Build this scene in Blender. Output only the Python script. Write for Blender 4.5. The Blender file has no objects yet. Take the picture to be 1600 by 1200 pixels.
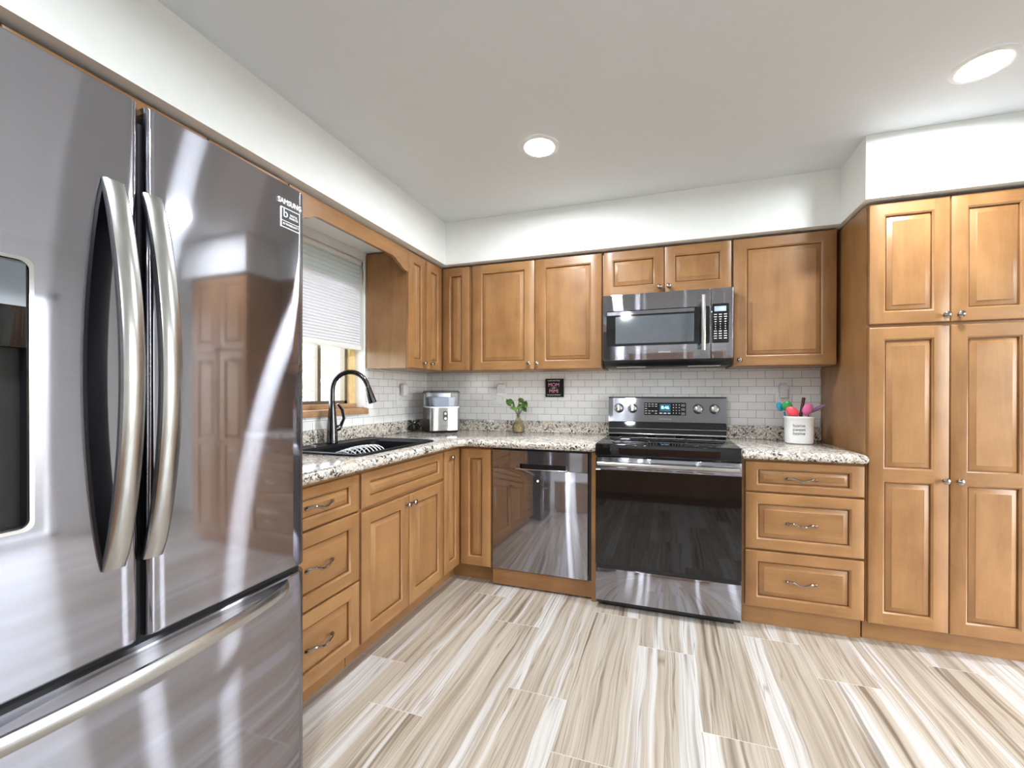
import bpy, bmesh, math, random
from mathutils import Vector, Matrix
random.seed(7)
S = bpy.context.scene
COL = S.collection
PI = math.pi

# ------------------------------------------------------------------ camera
yaw, pitch, roll = 0.3083, -0.0031, 0.0015
F0 = Vector((-math.sin(yaw), math.cos(yaw), 0)); R0 = Vector((math.cos(yaw), math.sin(yaw), 0)); U0 = Vector((0, 0, 1))
FW = F0*math.cos(pitch) + U0*math.sin(pitch); UP = U0*math.cos(pitch) - F0*math.sin(pitch)
RT = R0*math.cos(roll) + UP*math.sin(roll); UP = UP*math.cos(roll) - R0*math.sin(roll)
cd = bpy.data.cameras.new('camera'); cam = bpy.data.objects.new('camera', cd); COL.objects.link(cam)
cam.matrix_world = Matrix(((RT.x, UP.x, -FW.x, 1.8996), (RT.y, UP.y, -FW.y, -3.0201), (RT.z, UP.z, -FW.z, 1.2153), (0, 0, 0, 1)))
cd.sensor_fit = 'HORIZONTAL'; cd.sensor_width = 36.0; cd.lens = 647.37/1600*36
cd.shift_x = -33.8/1600; cd.shift_y = 16.9/1600; cd.clip_start = 0.02
S.camera = cam

# ------------------------------------------------------------------ world, sun, exposure
w = bpy.data.worlds.new('sky'); S.world = w; w.use_nodes = True
nt = w.node_tree; sky = nt.nodes.new('ShaderNodeTexSky')
sky.sky_type = 'NISHITA'; sky.sun_disc = False; sky.sun_elevation = math.radians(48); sky.sun_rotation = math.radians(120)
bg = nt.nodes['Background']; bg.inputs['Strength'].default_value = 1.6
hs = nt.nodes.new('ShaderNodeHueSaturation'); hs.inputs['Saturation'].default_value = 0.4
nt.links.new(sky.outputs['Color'], hs.inputs['Color']); nt.links.new(hs.outputs['Color'], bg.inputs['Color'])
sl = bpy.data.lights.new('sun', 'SUN'); sl.energy = 12.0; sl.angle = 0.01; sl.color = (1, .95, .87)
so = bpy.data.objects.new('sun', sl); COL.objects.link(so)
so.rotation_euler = Vector((-0.03, 0.5, -0.85)).to_track_quat('-Z', 'Y').to_euler()
CAN_EMIT = 450.0           # ceiling can diffusers
S.view_settings.view_transform = 'Standard'; S.view_settings.look = 'None'
S.view_settings.exposure = 0.24; S.view_settings.gamma = 1.0; S.view_settings.use_curve_mapping = False
S.cycles.max_bounces = 12; S.cycles.diffuse_bounces = 6; S.cycles.glossy_bounces = 6; S.cycles.sample_clamp_indirect = 8.0

# ------------------------------------------------------------------ materials
def mat(name):
    m = bpy.data.materials.new(name); m.use_nodes = True
    return m, m.node_tree, m.node_tree.nodes['Principled BSDF']
def N(t, kind, **kw):
    n = t.nodes.new(kind)
    for k, v in kw.items():
        if k in n.inputs: n.inputs[k].default_value = v
        else: setattr(n, k, v)
    return n
def L(t, a, b): t.links.new(a, b)
def ramp(t, fac, stops, interp='LINEAR'):
    r = t.nodes.new('ShaderNodeValToRGB'); r.color_ramp.interpolation = interp
    e = r.color_ramp.elements
    while len(e) < len(stops): e.new(0.5)
    for i, (p, c) in enumerate(stops):
        e[i].position = p; e[i].color = (*c, 1)
    L(t, fac, r.inputs['Fac']); return r
def mth(t, op, a, b=None, c=None):
    n = t.nodes.new('ShaderNodeMath'); n.operation = op
    for i, x in enumerate((a, b, c)):
        if x is None: continue
        if isinstance(x, (int, float)): n.inputs[i].default_value = x
        else: L(t, x, n.inputs[i])
    return n.outputs[0]
def plain(name, col, rough=.5, metal=0., noise=0.02, spec=None, **kw):
    m, t, b = mat(name)
    tc = N(t, 'ShaderNodeTexCoord'); nz = N(t, 'ShaderNodeTexNoise', Scale=18.0, Detail=3.0)
    L(t, tc.outputs['Object'], nz.inputs['Vector'])
    lo = tuple(max(0, c*(1-noise*2)) for c in col); hi = tuple(min(1, c*(1+noise*2)) for c in col)
    r = ramp(t, nz.outputs['Fac'], [(.3, lo), (.7, hi)])
    L(t, r.outputs['Color'], b.inputs['Base Color'])
    b.inputs['Roughness'].default_value = rough; b.inputs['Metallic'].default_value = metal
    if spec is not None: b.inputs['Specular IOR Level'].default_value = spec
    for k, v in kw.items(): b.inputs[k.replace('_', ' ')].default_value = v
    return m
def wood(axis, dark=(.215, .098, .034), light=(.385, .200, .078), rough=.33):
    m, t, b = mat('maple_' + axis)
    tc = N(t, 'ShaderNodeTexCoord'); oi = N(t, 'ShaderNodeObjectInfo')
    mp = N(t, 'ShaderNodeMapping')
    s = {'x': (1.6, 14, 14), 'y': (14, 1.6, 14), 'z': (14, 14, 1.6)}[axis]
    mp.inputs['Scale'].default_value = s
    ad = N(t, 'ShaderNodeVectorMath', operation='ADD'); cb = N(t, 'ShaderNodeCombineXYZ')
    r100 = mth(t, 'MULTIPLY', oi.outputs['Random'], 40.0)
    for i in range(3): L(t, r100, cb.inputs[i])
    L(t, tc.outputs['Object'], mp.inputs['Vector']); L(t, mp.outputs['Vector'], ad.inputs[0]); L(t, cb.outputs[0], ad.inputs[1])
    n1 = N(t, 'ShaderNodeTexNoise', Scale=1.0, Detail=5.0, Distortion=.6); L(t, ad.outputs[0], n1.inputs['Vector'])
    ad2 = N(t, 'ShaderNodeVectorMath', operation='ADD'); L(t, tc.outputs['Object'], ad2.inputs[0]); L(t, cb.outputs[0], ad2.inputs[1])
    n2 = N(t, 'ShaderNodeTexNoise', Scale=6.0, Detail=3.0); L(t, ad2.outputs[0], n2.inputs['Vector'])
    n3 = N(t, 'ShaderNodeTexNoise', Scale=9.0, Detail=4.0); L(t, ad.outputs[0], n3.inputs['Vector'])
    f = mth(t, 'ADD', mth(t, 'MULTIPLY', n1.outputs['Fac'], .45), mth(t, 'MULTIPLY', n2.outputs['Fac'], .40))
    f = mth(t, 'ADD', f, mth(t, 'MULTIPLY', n3.outputs['Fac'], .15))
    f = mth(t, 'ADD', f, mth(t, 'MULTIPLY', mth(t, 'SUBTRACT', oi.outputs['Random'], .5), .10))
    r = ramp(t, f, [(.30, dark), (.68, light)])
    L(t, r.outputs['Color'], b.inputs['Base Color'])
    b.inputs['Roughness'].default_value = rough
    return m
def stainless(name, col, tangent, r1=.05, r2=.20, mixf=.42):
    m, t, b = mat(name); t.nodes.remove(b); out = t.nodes['Material Output']
    tc = N(t, 'ShaderNodeTexCoord'); mp = N(t, 'ShaderNodeMapping'); mp.inputs['Scale'].default_value = (3, 3, 400)
    nz = N(t, 'ShaderNodeTexNoise', Scale=1.0, Detail=2.0); L(t, tc.outputs['Object'], mp.inputs['Vector']); L(t, mp.outputs[0], nz.inputs['Vector'])
    r = ramp(t, nz.outputs['Fac'], [(.3, tuple(c*.98 for c in col)), (.7, tuple(c*1.02 for c in col))])
    g1 = N(t, 'ShaderNodeBsdfAnisotropic', Roughness=r1, Anisotropy=.3); g2 = N(t, 'ShaderNodeBsdfAnisotropic', Roughness=r2, Anisotropy=.92)
    cb = N(t, 'ShaderNodeCombineXYZ')
    for i in range(3): cb.inputs[i].default_value = tangent[i]
    L(t, cb.outputs[0], g2.inputs['Tangent']); L(t, cb.outputs[0], g1.inputs['Tangent'])
    for g in (g1, g2): L(t, r.outputs['Color'], g.inputs['Color'])
    mx = N(t, 'ShaderNodeMixShader'); mx.inputs[0].default_value = mixf
    L(t, g1.outputs[0], mx.inputs[1]); L(t, g2.outputs[0], mx.inputs[2]); L(t, mx.outputs[0], out.inputs['Surface'])
    return m
def emit(name, col, s):
    m, t, b = mat(name)
    b.inputs['Base Color'].default_value = (*col, 1); b.inputs['Emission Color'].default_value = (*col, 1); b.inputs['Emission Strength'].default_value = s
    return m
def glassy(name, col, rough=0.0, alpha=.25):
    m, t, b = mat(name); t.nodes.remove(b); out = t.nodes['Material Output']
    g = N(t, 'ShaderNodeBsdfGlossy', Roughness=rough); tr = N(t, 'ShaderNodeBsdfTransparent'); tr.inputs[0].default_value = (*col, 1)
    lw = N(t, 'ShaderNodeLayerWeight', Blend=.5); ad = mth(t, 'MULTIPLY_ADD', mth(t, 'POWER', lw.outputs['Facing'], 4.0), .6, .035)
    mx = N(t, 'ShaderNodeMixShader'); L(t, ad, mx.inputs[0]); L(t, tr.outputs[0], mx.inputs[1]); L(t, g.outputs[0], mx.inputs[2])
    L(t, mx.outputs[0], out.inputs['Surface']); return m
def floor_mat():
    m, t, b = mat('plank_tile')
    tc = N(t, 'ShaderNodeTexCoord'); sp = N(t, 'ShaderNodeSeparateXYZ'); L(t, tc.outputs['Object'], sp.inputs[0])
    x, y = sp.outputs[0], sp.outputs[1]
    u = mth(t, 'DIVIDE', mth(t, 'SUBTRACT', x, .5395), .2475); i = mth(t, 'FLOOR', u); fu = mth(t, 'FRACT', u)
    im = mth(t, 'FLOORED_MODULO', i, 3.0)
    v = mth(t, 'DIVIDE', mth(t, 'ADD', y, mth(t, 'MULTIPLY_ADD', im, .245, 1.42)), .945)
    j = mth(t, 'FLOOR', v); fv = mth(t, 'FRACT', v)
    cb = N(t, 'ShaderNodeCombineXYZ'); L(t, i, cb.inputs[0]); L(t, j, cb.inputs[1])
    wn = N(t, 'ShaderNodeTexWhiteNoise', noise_dimensions='2D'); L(t, cb.outputs[0], wn.inputs['Vector'])
    ws = N(t, 'ShaderNodeSeparateColor'); L(t, wn.outputs['Color'], ws.inputs[0])
    r1, r2, r3 = ws.outputs
    # warp across the plank so the grain wanders
    px = mth(t, 'ADD', x, mth(t, 'MULTIPLY', r1, 37.0)); py = mth(t, 'ADD', y, mth(t, 'MULTIPLY', r2, 53.0))
    cw = N(t, 'ShaderNodeCombineXYZ'); L(t, mth(t, 'MULTIPLY', px, 5.0), cw.inputs[0]); L(t, mth(t, 'MULTIPLY', py, 1.9), cw.inputs[1])
    nw = N(t, 'ShaderNodeTexNoise', Scale=1.0, Detail=2.0); L(t, cw.outputs[0], nw.inputs['Vector'])
    pxw = mth(t, 'ADD', px, mth(t, 'MULTIPLY', mth(t, 'SUBTRACT', nw.outputs['Fac'], .5), .045))
    def streak(sx, sy, det, seed):
        c = N(t, 'ShaderNodeCombineXYZ'); L(t, mth(t, 'MULTIPLY', pxw, sx), c.inputs[0]); L(t, mth(t, 'MULTIPLY', py, sy), c.inputs[1]); c.inputs[2].default_value = seed
        n = N(t, 'ShaderNodeTexNoise', Scale=1.0, Detail=det, Roughness=.55); L(t, c.outputs[0], n.inputs['Vector']); return n.outputs['Fac']
    A = streak(9, .12, 1.0, 1.0); B = streak(42, .9, 4.0, 5.0); Cc = streak(190, 2.2, 3.0, 9.0); D = streak(20, .45, 2.0, 14.0)
    f = mth(t, 'ADD', mth(t, 'MULTIPLY', B, .55), mth(t, 'MULTIPLY', Cc, .25)); f = mth(t, 'ADD', f, mth(t, 'MULTIPLY', A, .20))
    r = ramp(t, f, [(.28, (.17, .13, .097)), (.40, (.315, .26, .20)), (.49, (.43, .368, .297)), (.60, (.53, .47, .40)), (.70, (.60, .555, .495))])
    rw = ramp(t, mth(t, 'ADD', mth(t, 'MULTIPLY', B, .5), mth(t, 'MULTIPLY', Cc, .5)), [(.35, (.44, .40, .365)), (.50, (.575, .545, .515)), (.65, (.645, .625, .605))])
    wb = ramp(t, A, [(.53, (0, 0, 0)), (.56, (1, 1, 1))])
    mw = N(t, 'ShaderNodeMix', data_type='RGBA'); L(t, wb.outputs['Color'], mw.inputs[0]); L(t, r.outputs['Color'], mw.inputs[6]); L(t, rw.outputs['Color'], mw.inputs[7])
    dk = ramp(t, D, [(.33, (.36, .30, .25)), (.40, (1, 1, 1)), (.485, (1, 1, 1)), (.50, (.55, .49, .43)), (.515, (1, 1, 1))])
    mulc = N(t, 'ShaderNodeMix', data_type='RGBA', blend_type='MULTIPLY'); mulc.inputs[0].default_value = .75
    L(t, mw.outputs[2], mulc.inputs[6]); L(t, dk.outputs['Color'], mulc.inputs[7])
    # grout
    ex = mth(t, 'MULTIPLY', mth(t, 'MINIMUM', fu, mth(t, 'SUBTRACT', 1.0, fu)), .2475)
    ey = mth(t, 'MULTIPLY', mth(t, 'MINIMUM', fv, mth(t, 'SUBTRACT', 1.0, fv)), .945)
    gx = mth(t, 'LESS_THAN', ex, .0011); gy = mth(t, 'LESS_THAN', ey, .0016)
    g = mth(t, 'MAXIMUM', gx, gy)
    mg = N(t, 'ShaderNodeMix', data_type='RGBA'); L(t, mth(t, 'MULTIPLY', g, .8), mg.inputs[0]); L(t, mulc.outputs[2], mg.inputs[6]); mg.inputs[7].default_value = (.62, .58, .53, 1)
    L(t, mg.outputs[2], b.inputs['Base Color'])
    b.inputs['Roughness'].default_value = .34
    bp = N(t, 'ShaderNodeBump', Strength=.25, Distance=.002, invert=True); L(t, g, bp.inputs['Height']); L(t, bp.outputs[0], b.inputs['Normal'])
    return m
def tile_mat(name, ax):
    m, t, b = mat(name)
    tc = N(t, 'ShaderNodeTexCoord'); sp = N(t, 'ShaderNodeSeparateXYZ'); L(t, tc.outputs['Object'], sp.inputs[0])
    cb = N(t, 'ShaderNodeCombineXYZ')
    L(t, mth(t, 'ADD', sp.outputs[ax], 5.02), cb.inputs[0]); L(t, mth(t, 'ADD', sp.outputs[2], -1.0068), cb.inputs[1])
    br = N(t, 'ShaderNodeTexBrick'); br.offset = .5; br.inputs['Scale'].default_value = 1.0
    br.inputs['Brick Width'].default_value = .1025; br.inputs['Row Height'].default_value = .0515; br.inputs['Mortar Size'].default_value = .0013
    br.inputs['Mortar Smooth'].default_value = .0
    br.inputs['Color1'].default_value = (.89, .89, .90, 1); br.inputs['Color2'].default_value = (.82, .82, .83, 1); br.inputs['Mortar'].default_value = (.36, .36, .37, 1)
    L(t, cb.outputs[0], br.inputs['Vector']); L(t, br.outputs['Color'], b.inputs['Base Color'])
    rr = mth(t, 'MULTIPLY_ADD', br.outputs['Fac'], .5, .13); L(t, rr, b.inputs['Roughness'])
    bp = N(t, 'ShaderNodeBump', Strength=.5, Distance=.0015, invert=True); L(t, br.outputs['Fac'], bp.inputs['Height']); L(t, bp.outputs[0], b.inputs['Normal'])
    return m
def granite_mat():
    m, t, b = mat('granite')
    tc = N(t, 'ShaderNodeTexCoord')
    nz = N(t, 'ShaderNodeTexNoise', Scale=45.0, Detail=3.0); L(t, tc.outputs['Object'], nz.inputs['Vector'])
    mx = N(t, 'ShaderNodeMix', data_type='RGBA', blend_type='LINEAR_LIGHT'); mx.inputs[0].default_value = .022
    L(t, tc.outputs['Object'], mx.inputs[6]); L(t, nz.outputs['Color'], mx.inputs[7])
    vo = N(t, 'ShaderNodeTexVoronoi', Scale=125.0); L(t, mx.outputs[2], vo.inputs['Vector'])
    sc = N(t, 'ShaderNodeSeparateColor'); L(t, vo.outputs['Color'], sc.inputs[0])
    big = N(t, 'ShaderNodeTexNoise', Scale=14.0, Detail=2.0); L(t, tc.outputs['Object'], big.inputs['Vector'])
    f = mth(t, 'ADD', sc.outputs[0], mth(t, 'MULTIPLY', mth(t, 'SUBTRACT', big.outputs['Fac'], .5), .9))
    r = ramp(t, f, [(0, (.04, .035, .035)), (.10, (.055, .045, .042)), (.14, (.24, .19, .155)), (.30, (.36, .32, .28)), (.48, (.50, .46, .41)), (.56, (.66, .62, .55)), (.80, (.76, .73, .67)), (1, (.54, .45, .34))])
    L(t, r.outputs['Color'], b.inputs['Base Color']); b.inputs['Roughness'].default_value = .12
    return m
def leaf_mat(name, c1, c2):
    m, t, b = mat(name); tc = N(t, 'ShaderNodeTexCoord'); nz = N(t, 'ShaderNodeTexNoise', Scale=30.0); L(t, tc.outputs['Object'], nz.inputs['Vector'])
    r = ramp(t, nz.outputs['Fac'], [(.35, c1), (.65, c2)]); L(t, r.outputs['Color'], b.inputs['Base Color']); b.inputs['Roughness'].default_value = .45
    return m

WX, WY, WZ = wood('x'), wood('y'), wood('z')
M_floor = floor_mat(); M_tileB = tile_mat('subway_tile_back', 0); M_tileL = tile_mat('subway_tile_left', 1); M_gran = granite_mat()
M_wall = plain('wall_paint', (.85, .87, .85), .6, noise=.006); M_ceil = plain('ceiling_paint', (.72, .745, .765), .7, noise=.005)
M_trim = plain('white_trim_paint', (.84, .84, .83), .4, noise=.005)
BS = (.385, .385, .432)
M_ssX = stainless('black_stainless_facing_side', BS, (0, 1, 0)); M_ssY = stainless('black_stainless_facing_front', BS, (1, 0, 0))
M_steel = plain('brushed_steel', (.53, .53, .52), .24, 1.0, .03); M_chrome = plain('polished_chrome', (.75, .75, .76), .08, 1.0, .01)
M_pewter = plain('dark_pewter', (.36, .31, .27), .16, 1.0, .05)
M_black = plain('black_plastic', (.012, .012, .014), .3); M_blackgl = plain('black_glass', (.005, .005, .006), .03, spec=.6)
M_navy = plain('dark_body_paint', (.03, .03, .036), .35); M_grayglass = plain('smoked_screen', (.10, .11, .125), .08)
M_void = plain('dark_gasket', (.008, .008, .008), .7)
M_white = plain('white_plastic', (.82, .82, .81), .3, noise=.006); M_ceramic = plain('white_ceramic', (.86, .86, .85), .12, noise=.006)
M_lpanel = plain('matte_white_print', (.9, .9, .9), .5, noise=.0); M_pink = plain('pink_print', (.85, .33, .45), .5); M_ink = plain('grey_ink', (.10, .10, .11), .5)
M_greyprint = plain('light_grey_print', (.55, .55, .58), .4)
M_can = emit('lamp_diffuser', (.90, .955, 1), CAN_EMIT)
M_teald = emit('cyan_display', (.01, .07, .11), 1.0); M_digit = emit('display_digits', (.5, .95, 1.0), 2.0); M_lcd = emit('pale_lcd', (.33, .42, .58), .5)
M_winglass = glassy('window_glass', (.97, .98, .98)); M_clear = glassy('clear_plastic', (.80, .83, .88)); M_vase = glassy('vase_glass', (.86, .82, .72))
M_alu = plain('bronze_aluminium', (.20, .16, .13), .4, .6)
M_jamb = plain('pale_pine', (.70, .50, .24), .4, noise=.06); M_sill = plain('stained_sill_wood', (.42, .24, .12), .35, noise=.08)
M_sink = plain('black_composite', (.010, .010, .011), .38, spec=.3); M_wire = plain('white_wire', (.85, .85, .85), .3)
M_leaf = leaf_mat('plant_leaf', (.05, .13, .02), (.20, .36, .07)); M_stem = plain('green_stem', (.10, .13, .05), .5, noise=.1)
M_bush = leaf_mat('bush_leaf', (.26, .34, .20), (.56, .64, .47)); M_grass = plain('lawn_grass', (.30, .36, .20), .9, noise=.2)

# shade cloth: diffuse + translucent
def shade_mat(name, c):
    m, t, b = mat(name); t.nodes.remove(b); out = t.nodes['Material Output']
    d = N(t, 'ShaderNodeBsdfDiffuse'); tr = N(t, 'ShaderNodeBsdfTranslucent'); mx = N(t, 'ShaderNodeMixShader'); mx.inputs[0].default_value = .16
    tc = N(t, 'ShaderNodeTexCoord'); nz = N(t, 'ShaderNodeTexNoise', Scale=80.0); L(t, tc.outputs['Object'], nz.inputs['Vector'])
    r = ramp(t, nz.outputs['Fac'], [(.3, tuple(k*.97 for k in c)), (.7, c)])
    for s in (d, tr): L(t, r.outputs['Color'], s.inputs['Color'])
    L(t, d.outputs[0], mx.inputs[1]); L(t, tr.outputs[0], mx.inputs[2]); L(t, mx.outputs[0], out.inputs['Surface']); return m
M_shade = shade_mat('white_shade_cloth', (.86, .86, .89)); M_shade2 = shade_mat('sheer_shade_cloth', (.70, .76, .78))

# ------------------------------------------------------------------ mesh builder
ORG = {}
class MB:
    def __init__(s): s.bm = bmesh.new(); s.mats = []
    def mi(s, m):
        if m is None: return 0
        if m not in s.mats: s.mats.append(m)
        return s.mats.index(m)
    def face(s, vs, m=None):
        try:
            f = s.bm.faces.new([s.bm.verts.new(v) if not isinstance(v, bmesh.types.BMVert) else v for v in vs]); f.material_index = s.mi(m); return f
        except ValueError: return None
    def box(s, x0, x1, y0, y1, z0, z1, m=None, bev=0.0, seg=2, M=None):
        b = bmesh.new(); bmesh.ops.create_cube(b, size=1.0)
        for v in b.verts: v.co = Vector(((x0+x1)/2 + v.co.x*abs(x1-x0), (y0+y1)/2 + v.co.y*abs(y1-y0), (z0+z1)/2 + v.co.z*abs(z1-z0)))
        if bev > 0: bmesh.ops.bevel(b, geom=b.edges[:], offset=bev, segments=seg, affect='EDGES', profile=.5)
        s.add(b, m, M); return s
    def add(s, b, m=None, M=None):
        k = s.mi(m); mp = {}
        for v in b.verts: mp[v] = s.bm.verts.new(M @ v.co if M else v.co)
        for f in b.faces:
            try: g = s.bm.faces.new([mp[v] for v in f.verts]); g.material_index = k
            except ValueError: pass
        b.free()
    def loops(s, rings, m=None, closed=True, cap0=False, cap1=False):
        k = s.mi(m); R = [[s.bm.verts.new(p) for p in r] for r in rings]
        for a, b in zip(R, R[1:]):
            n = len(a)
            for i in range(n if closed else n-1):
                j = (i+1) % n
                try: f = s.bm.faces.new((a[i], a[j], b[j], b[i])); f.material_index = k
                except ValueError: pass
        for c, r in ((cap0, R[0]), (cap1, R[-1])):
            if c:
                f = s.bm.faces.new(r); f.material_index = k
        return s
    def tube(s, pts, rad, m=None, n=10, caps=True, flat=None):
        P = [Vector(p) for p in pts]; rs = rad if isinstance(rad, (list, tuple)) else [rad]*len(P)
        up = None; rings = []
        for i, p in enumerate(P):
            d = (P[min(i+1, len(P)-1)] - P[max(i-1, 0)]).normalized()
            if up is None:
                up = Vector((0, 0, 1)) if abs(d.z) < .9 else Vector((0, 1, 0))
            sd = d.cross(up).normalized(); up = sd.cross(d).normalized()
            a, b = (1, 1) if flat is None else flat
            rings.append([p + sd*math.cos(q*2*PI/n)*rs[i]*a + up*math.sin(q*2*PI/n)*rs[i]*b for q in range(n)])
        return s.loops(rings, m, True, caps, caps)
    def lathe(s, prof, c, axis=(0, 0, 1), m=None, n=24, cap0=True, cap1=True, sx=1, sy=1):
        A = Vector(axis).normalized(); X = Vector((1, 0, 0)) if abs(A.x) < .9 else Vector((0, 1, 0))
        X = (X - A*X.dot(A)).normalized(); Y = A.cross(X); c = Vector(c)
        rings = [[c + A*h + X*math.cos(q*2*PI/n)*max(r, 1e-5)*sx + Y*math.sin(q*2*PI/n)*max(r, 1e-5)*sy for q in range(n)] for r, h in prof]
        return s.loops(rings, m, True, cap0, cap1)
    def prism(s, poly, mapf, d0, d1, m=None):
        return s.loops([[mapf(a, b, d0) for a, b in poly], [mapf(a, b, d1) for a, b in poly]], m, True, True, True)
    def build(s, name, m=None, parent=None, org=None, smooth=True):
        me = bpy.data.meshes.new(name)
        if m is not None: s.mats = [m] + [k for k in s.mats if k is not m] if m not in s.mats else s.mats
        bmesh.ops.remove_doubles(s.bm, verts=s.bm.verts[:], dist=1e-6)
        bmesh.ops.recalc_face_normals(s.bm, faces=s.bm.faces[:])
        if parent is not None: org = ORG[parent.name]
        elif org is None:
            xs = [v.co for v in s.bm.verts]
            org = Vector(((min(v.x for v in xs)+max(v.x for v in xs))/2, (min(v.y for v in xs)+max(v.y for v in xs))/2, min(v.z for v in xs)))
        org = Vector(org)
        for v in s.bm.verts: v.co -= org
        s.bm.to_mesh(me); s.bm.free()
        for k in s.mats: me.materials.append(k)
        if smooth:
            for p in me.polygons: p.use_smooth = True
            me.set_sharp_from_angle(angle=math.radians(35))
        o = bpy.data.objects.new(name, me); COL.objects.link(o)
        if parent is not None: o.parent = parent
        else: o.location = org
        ORG[o.name] = org
        return o
def one(m):  # a builder whose first material is m
    b = MB(); b.mi(m); return b
def thing(name, label, cat, loc, group=None):
    o = bpy.data.objects.new(name, None); COL.objects.link(o); o.location = loc; ORG[o.name] = Vector(loc); o.empty_display_size = .1
    return tag(o, label, cat, group)
def tag(o, label, cat, group=None):
    o['label'] = label; o['category'] = cat
    if group: o['group'] = group
    return o
def struct(o): o['kind'] = 'structure'; return o
def lab(o, t): o['label'] = t; return o
def text(name, s, size, loc, face, m, parent, rotz=0, sx=1.0, ext=.0004):
    cu = bpy.data.curves.new(name, 'FONT'); cu.body = s; cu.size = size; cu.align_x = 'CENTER'; cu.align_y = 'CENTER'; cu.extrude = ext; cu.resolution_u = 3
    ob = bpy.data.objects.new(name + '_curve', cu); COL.objects.link(ob)
    dg = bpy.context.evaluated_depsgraph_get(); me = bpy.data.meshes.new_from_object(ob.evaluated_get(dg)); me.name = name
    bpy.data.objects.remove(ob); bpy.data.curves.remove(cu)
    if face == 'back': A = Matrix(((1, 0, 0), (0, 0, -1), (0, 1, 0)))
    elif face == 'left': A = Matrix(((0, 0, 1), (1, 0, 0), (0, 1, 0)))
    else: A = face
    A = A.to_4x4() @ Matrix.Diagonal((sx, 1, 1, 1))
    org = ORG[parent.name]
    me.transform(Matrix.Translation(Vector(loc) - org) @ A); me.materials.append(m)
    o = bpy.data.objects.new(name, me); COL.objects.link(o); o.parent = parent; ORG[o.name] = org
    return o
# wall frames: (u along wall, d out from wall, z)
def MBK(u, d, z): return Vector((u, -d, z))
def MLF(u, d, z): return Vector((d, u, z))
def bx(mb, mp, u0, u1, d0, d1, z0, z1, m=None, bev=0.0):
    a = mp(u0, d0, z0); b = mp(u1, d1, z1)
    mb.box(min(a.x, b.x), max(a.x, b.x), min(a.y, b.y), max(a.y, b.y), min(a.z, b.z), max(a.z, b.z), m, bev)
def rect(mp, u0, u1, z0, z1, ins, d): return [mp(u0+ins, d, z0+ins), mp(u1-ins, d, z0+ins), mp(u1-ins, d, z1-ins), mp(u0+ins, d, z1-ins)]
def raised_door(parent, name, mp, u0, u1, z0, z1, dface, stile=.056, rail=.056, mids=(), label=None, horiz=False):
    """five-piece raised panel front: frame mesh + one mesh per panel; front face at distance dface"""
    d0 = dface - .020; wl = WX if mp is MBK else WY
    wp = wl if horiz else WZ
    f = one(WZ)
    f.loops([rect(mp, u0, u1, z0, z1, 0, d0), rect(mp, u0, u1, z0, z1, 0, dface-.005), rect(mp, u0, u1, z0, z1, .0015, dface-.0018), rect(mp, u0, u1, z0, z1, .005, dface)], WZ)
    f.loops([rect(mp, u0, u1, z0, z1, .0, d0), rect(mp, u0, u1, z0, z1, .03, d0)], WZ)
    ins = .005
    for a, b in ((u0+ins, u0+stile), (u1-stile, u1-ins)): f.face([mp(a, dface, z0+ins), mp(b, dface, z0+ins), mp(b, dface, z1-ins), mp(a, dface, z1-ins)], WZ)
    cuts = [(z0+ins, z0+rail)] + [tuple(k) for k in mids] + [(z1-rail, z1-ins)]
    for a, b in cuts: f.face([mp(u0+stile, dface, a), mp(u1-stile, dface, a), mp(u1-stile, dface, b), mp(u0+stile, dface, b)], wl)
    ops = [(cuts[i][1], cuts[i+1][0]) for i in range(len(cuts)-1)]
    a0, a1 = u0+stile, u1-stile
    for (b0, b1) in ops:
        f.loops([rect(mp, a0, a1, b0, b1, 0, dface), rect(mp, a0, a1, b0, b1, .002, dface-.002), rect(mp, a0, a1, b0, b1, .005, dface-.0032), rect(mp, a0, a1, b0, b1, .0075, dface-.006), rect(mp, a0, a1, b0, b1, .0078, dface-.0170)], WZ)
    fo = f.build(name, WZ, parent)
    if label: fo['label'] = label
    for (b0, b1) in ops:
        p = one(wp); bv = min(.021, (a1-a0)*.2, (b1-b0)*.2)
        p.loops([rect(mp, a0, a1, b0, b1, .0079, dface-.0190), rect(mp, a0, a1, b0, b1, .0079, dface-.0165), rect(mp, a0, a1, b0, b1, .0122, dface-.0165), rect(mp, a0, a1, b0, b1, .0128, dface-.0110), rect(mp, a0, a1, b0, b1, .0115+bv*.55, dface-.0062), rect(mp, a0, a1, b0, b1, .0115+bv, dface-.0035), rect(mp, a0, a1, b0, b1, .0135+bv, dface-.0012)], wp, cap1=True)
        p.build('raised_panel', wp, fo)
    return fo
def knob(parent, mp, u, z, d):
    k = one(M_pewter); a = mp(0, 1, 0) - mp(0, 0, 0)
    k.lathe([(.0075, 0), (.0065, .003), (.0048, .008), (.005, .012), (.0105, .0165), (.0145, .021), (.0148, .0245), (.011, .0285), (.004, .0302)], mp(u, d, z), a, M_pewter, 16)
    return k.build('knob', M_pewter, parent)
def pull(parent, mp, u, z, d, ln=.128):
    k = one(M_pewter); h = ln/2; n = 24; pts = []; rs = []
    for i in range(n+1):
        q = -1 + 2*i/n
        out = .026*(1-abs(q)**3.2); dz = -.006*math.cos(q*PI*1.5)
        pts.append(mp(u + q*h, d + out + .001, z + dz)); rs.append(.0042 + .0016*abs(math.sin(q*PI*2.5)) + (.002 if abs(q) > .9 else 0))
    k.tube(pts, rs, M_pewter, 8)
    for sgn in (-1, 1):
        k.lathe([(.0075, 0), (.0065, .003), (.004, .006)], mp(u + sgn*h*.97, d, z), mp(0, 1, 0)-mp(0, 0, 0), M_pewter, 12)
    return k.build('pull_handle', M_pewter, parent)
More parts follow.
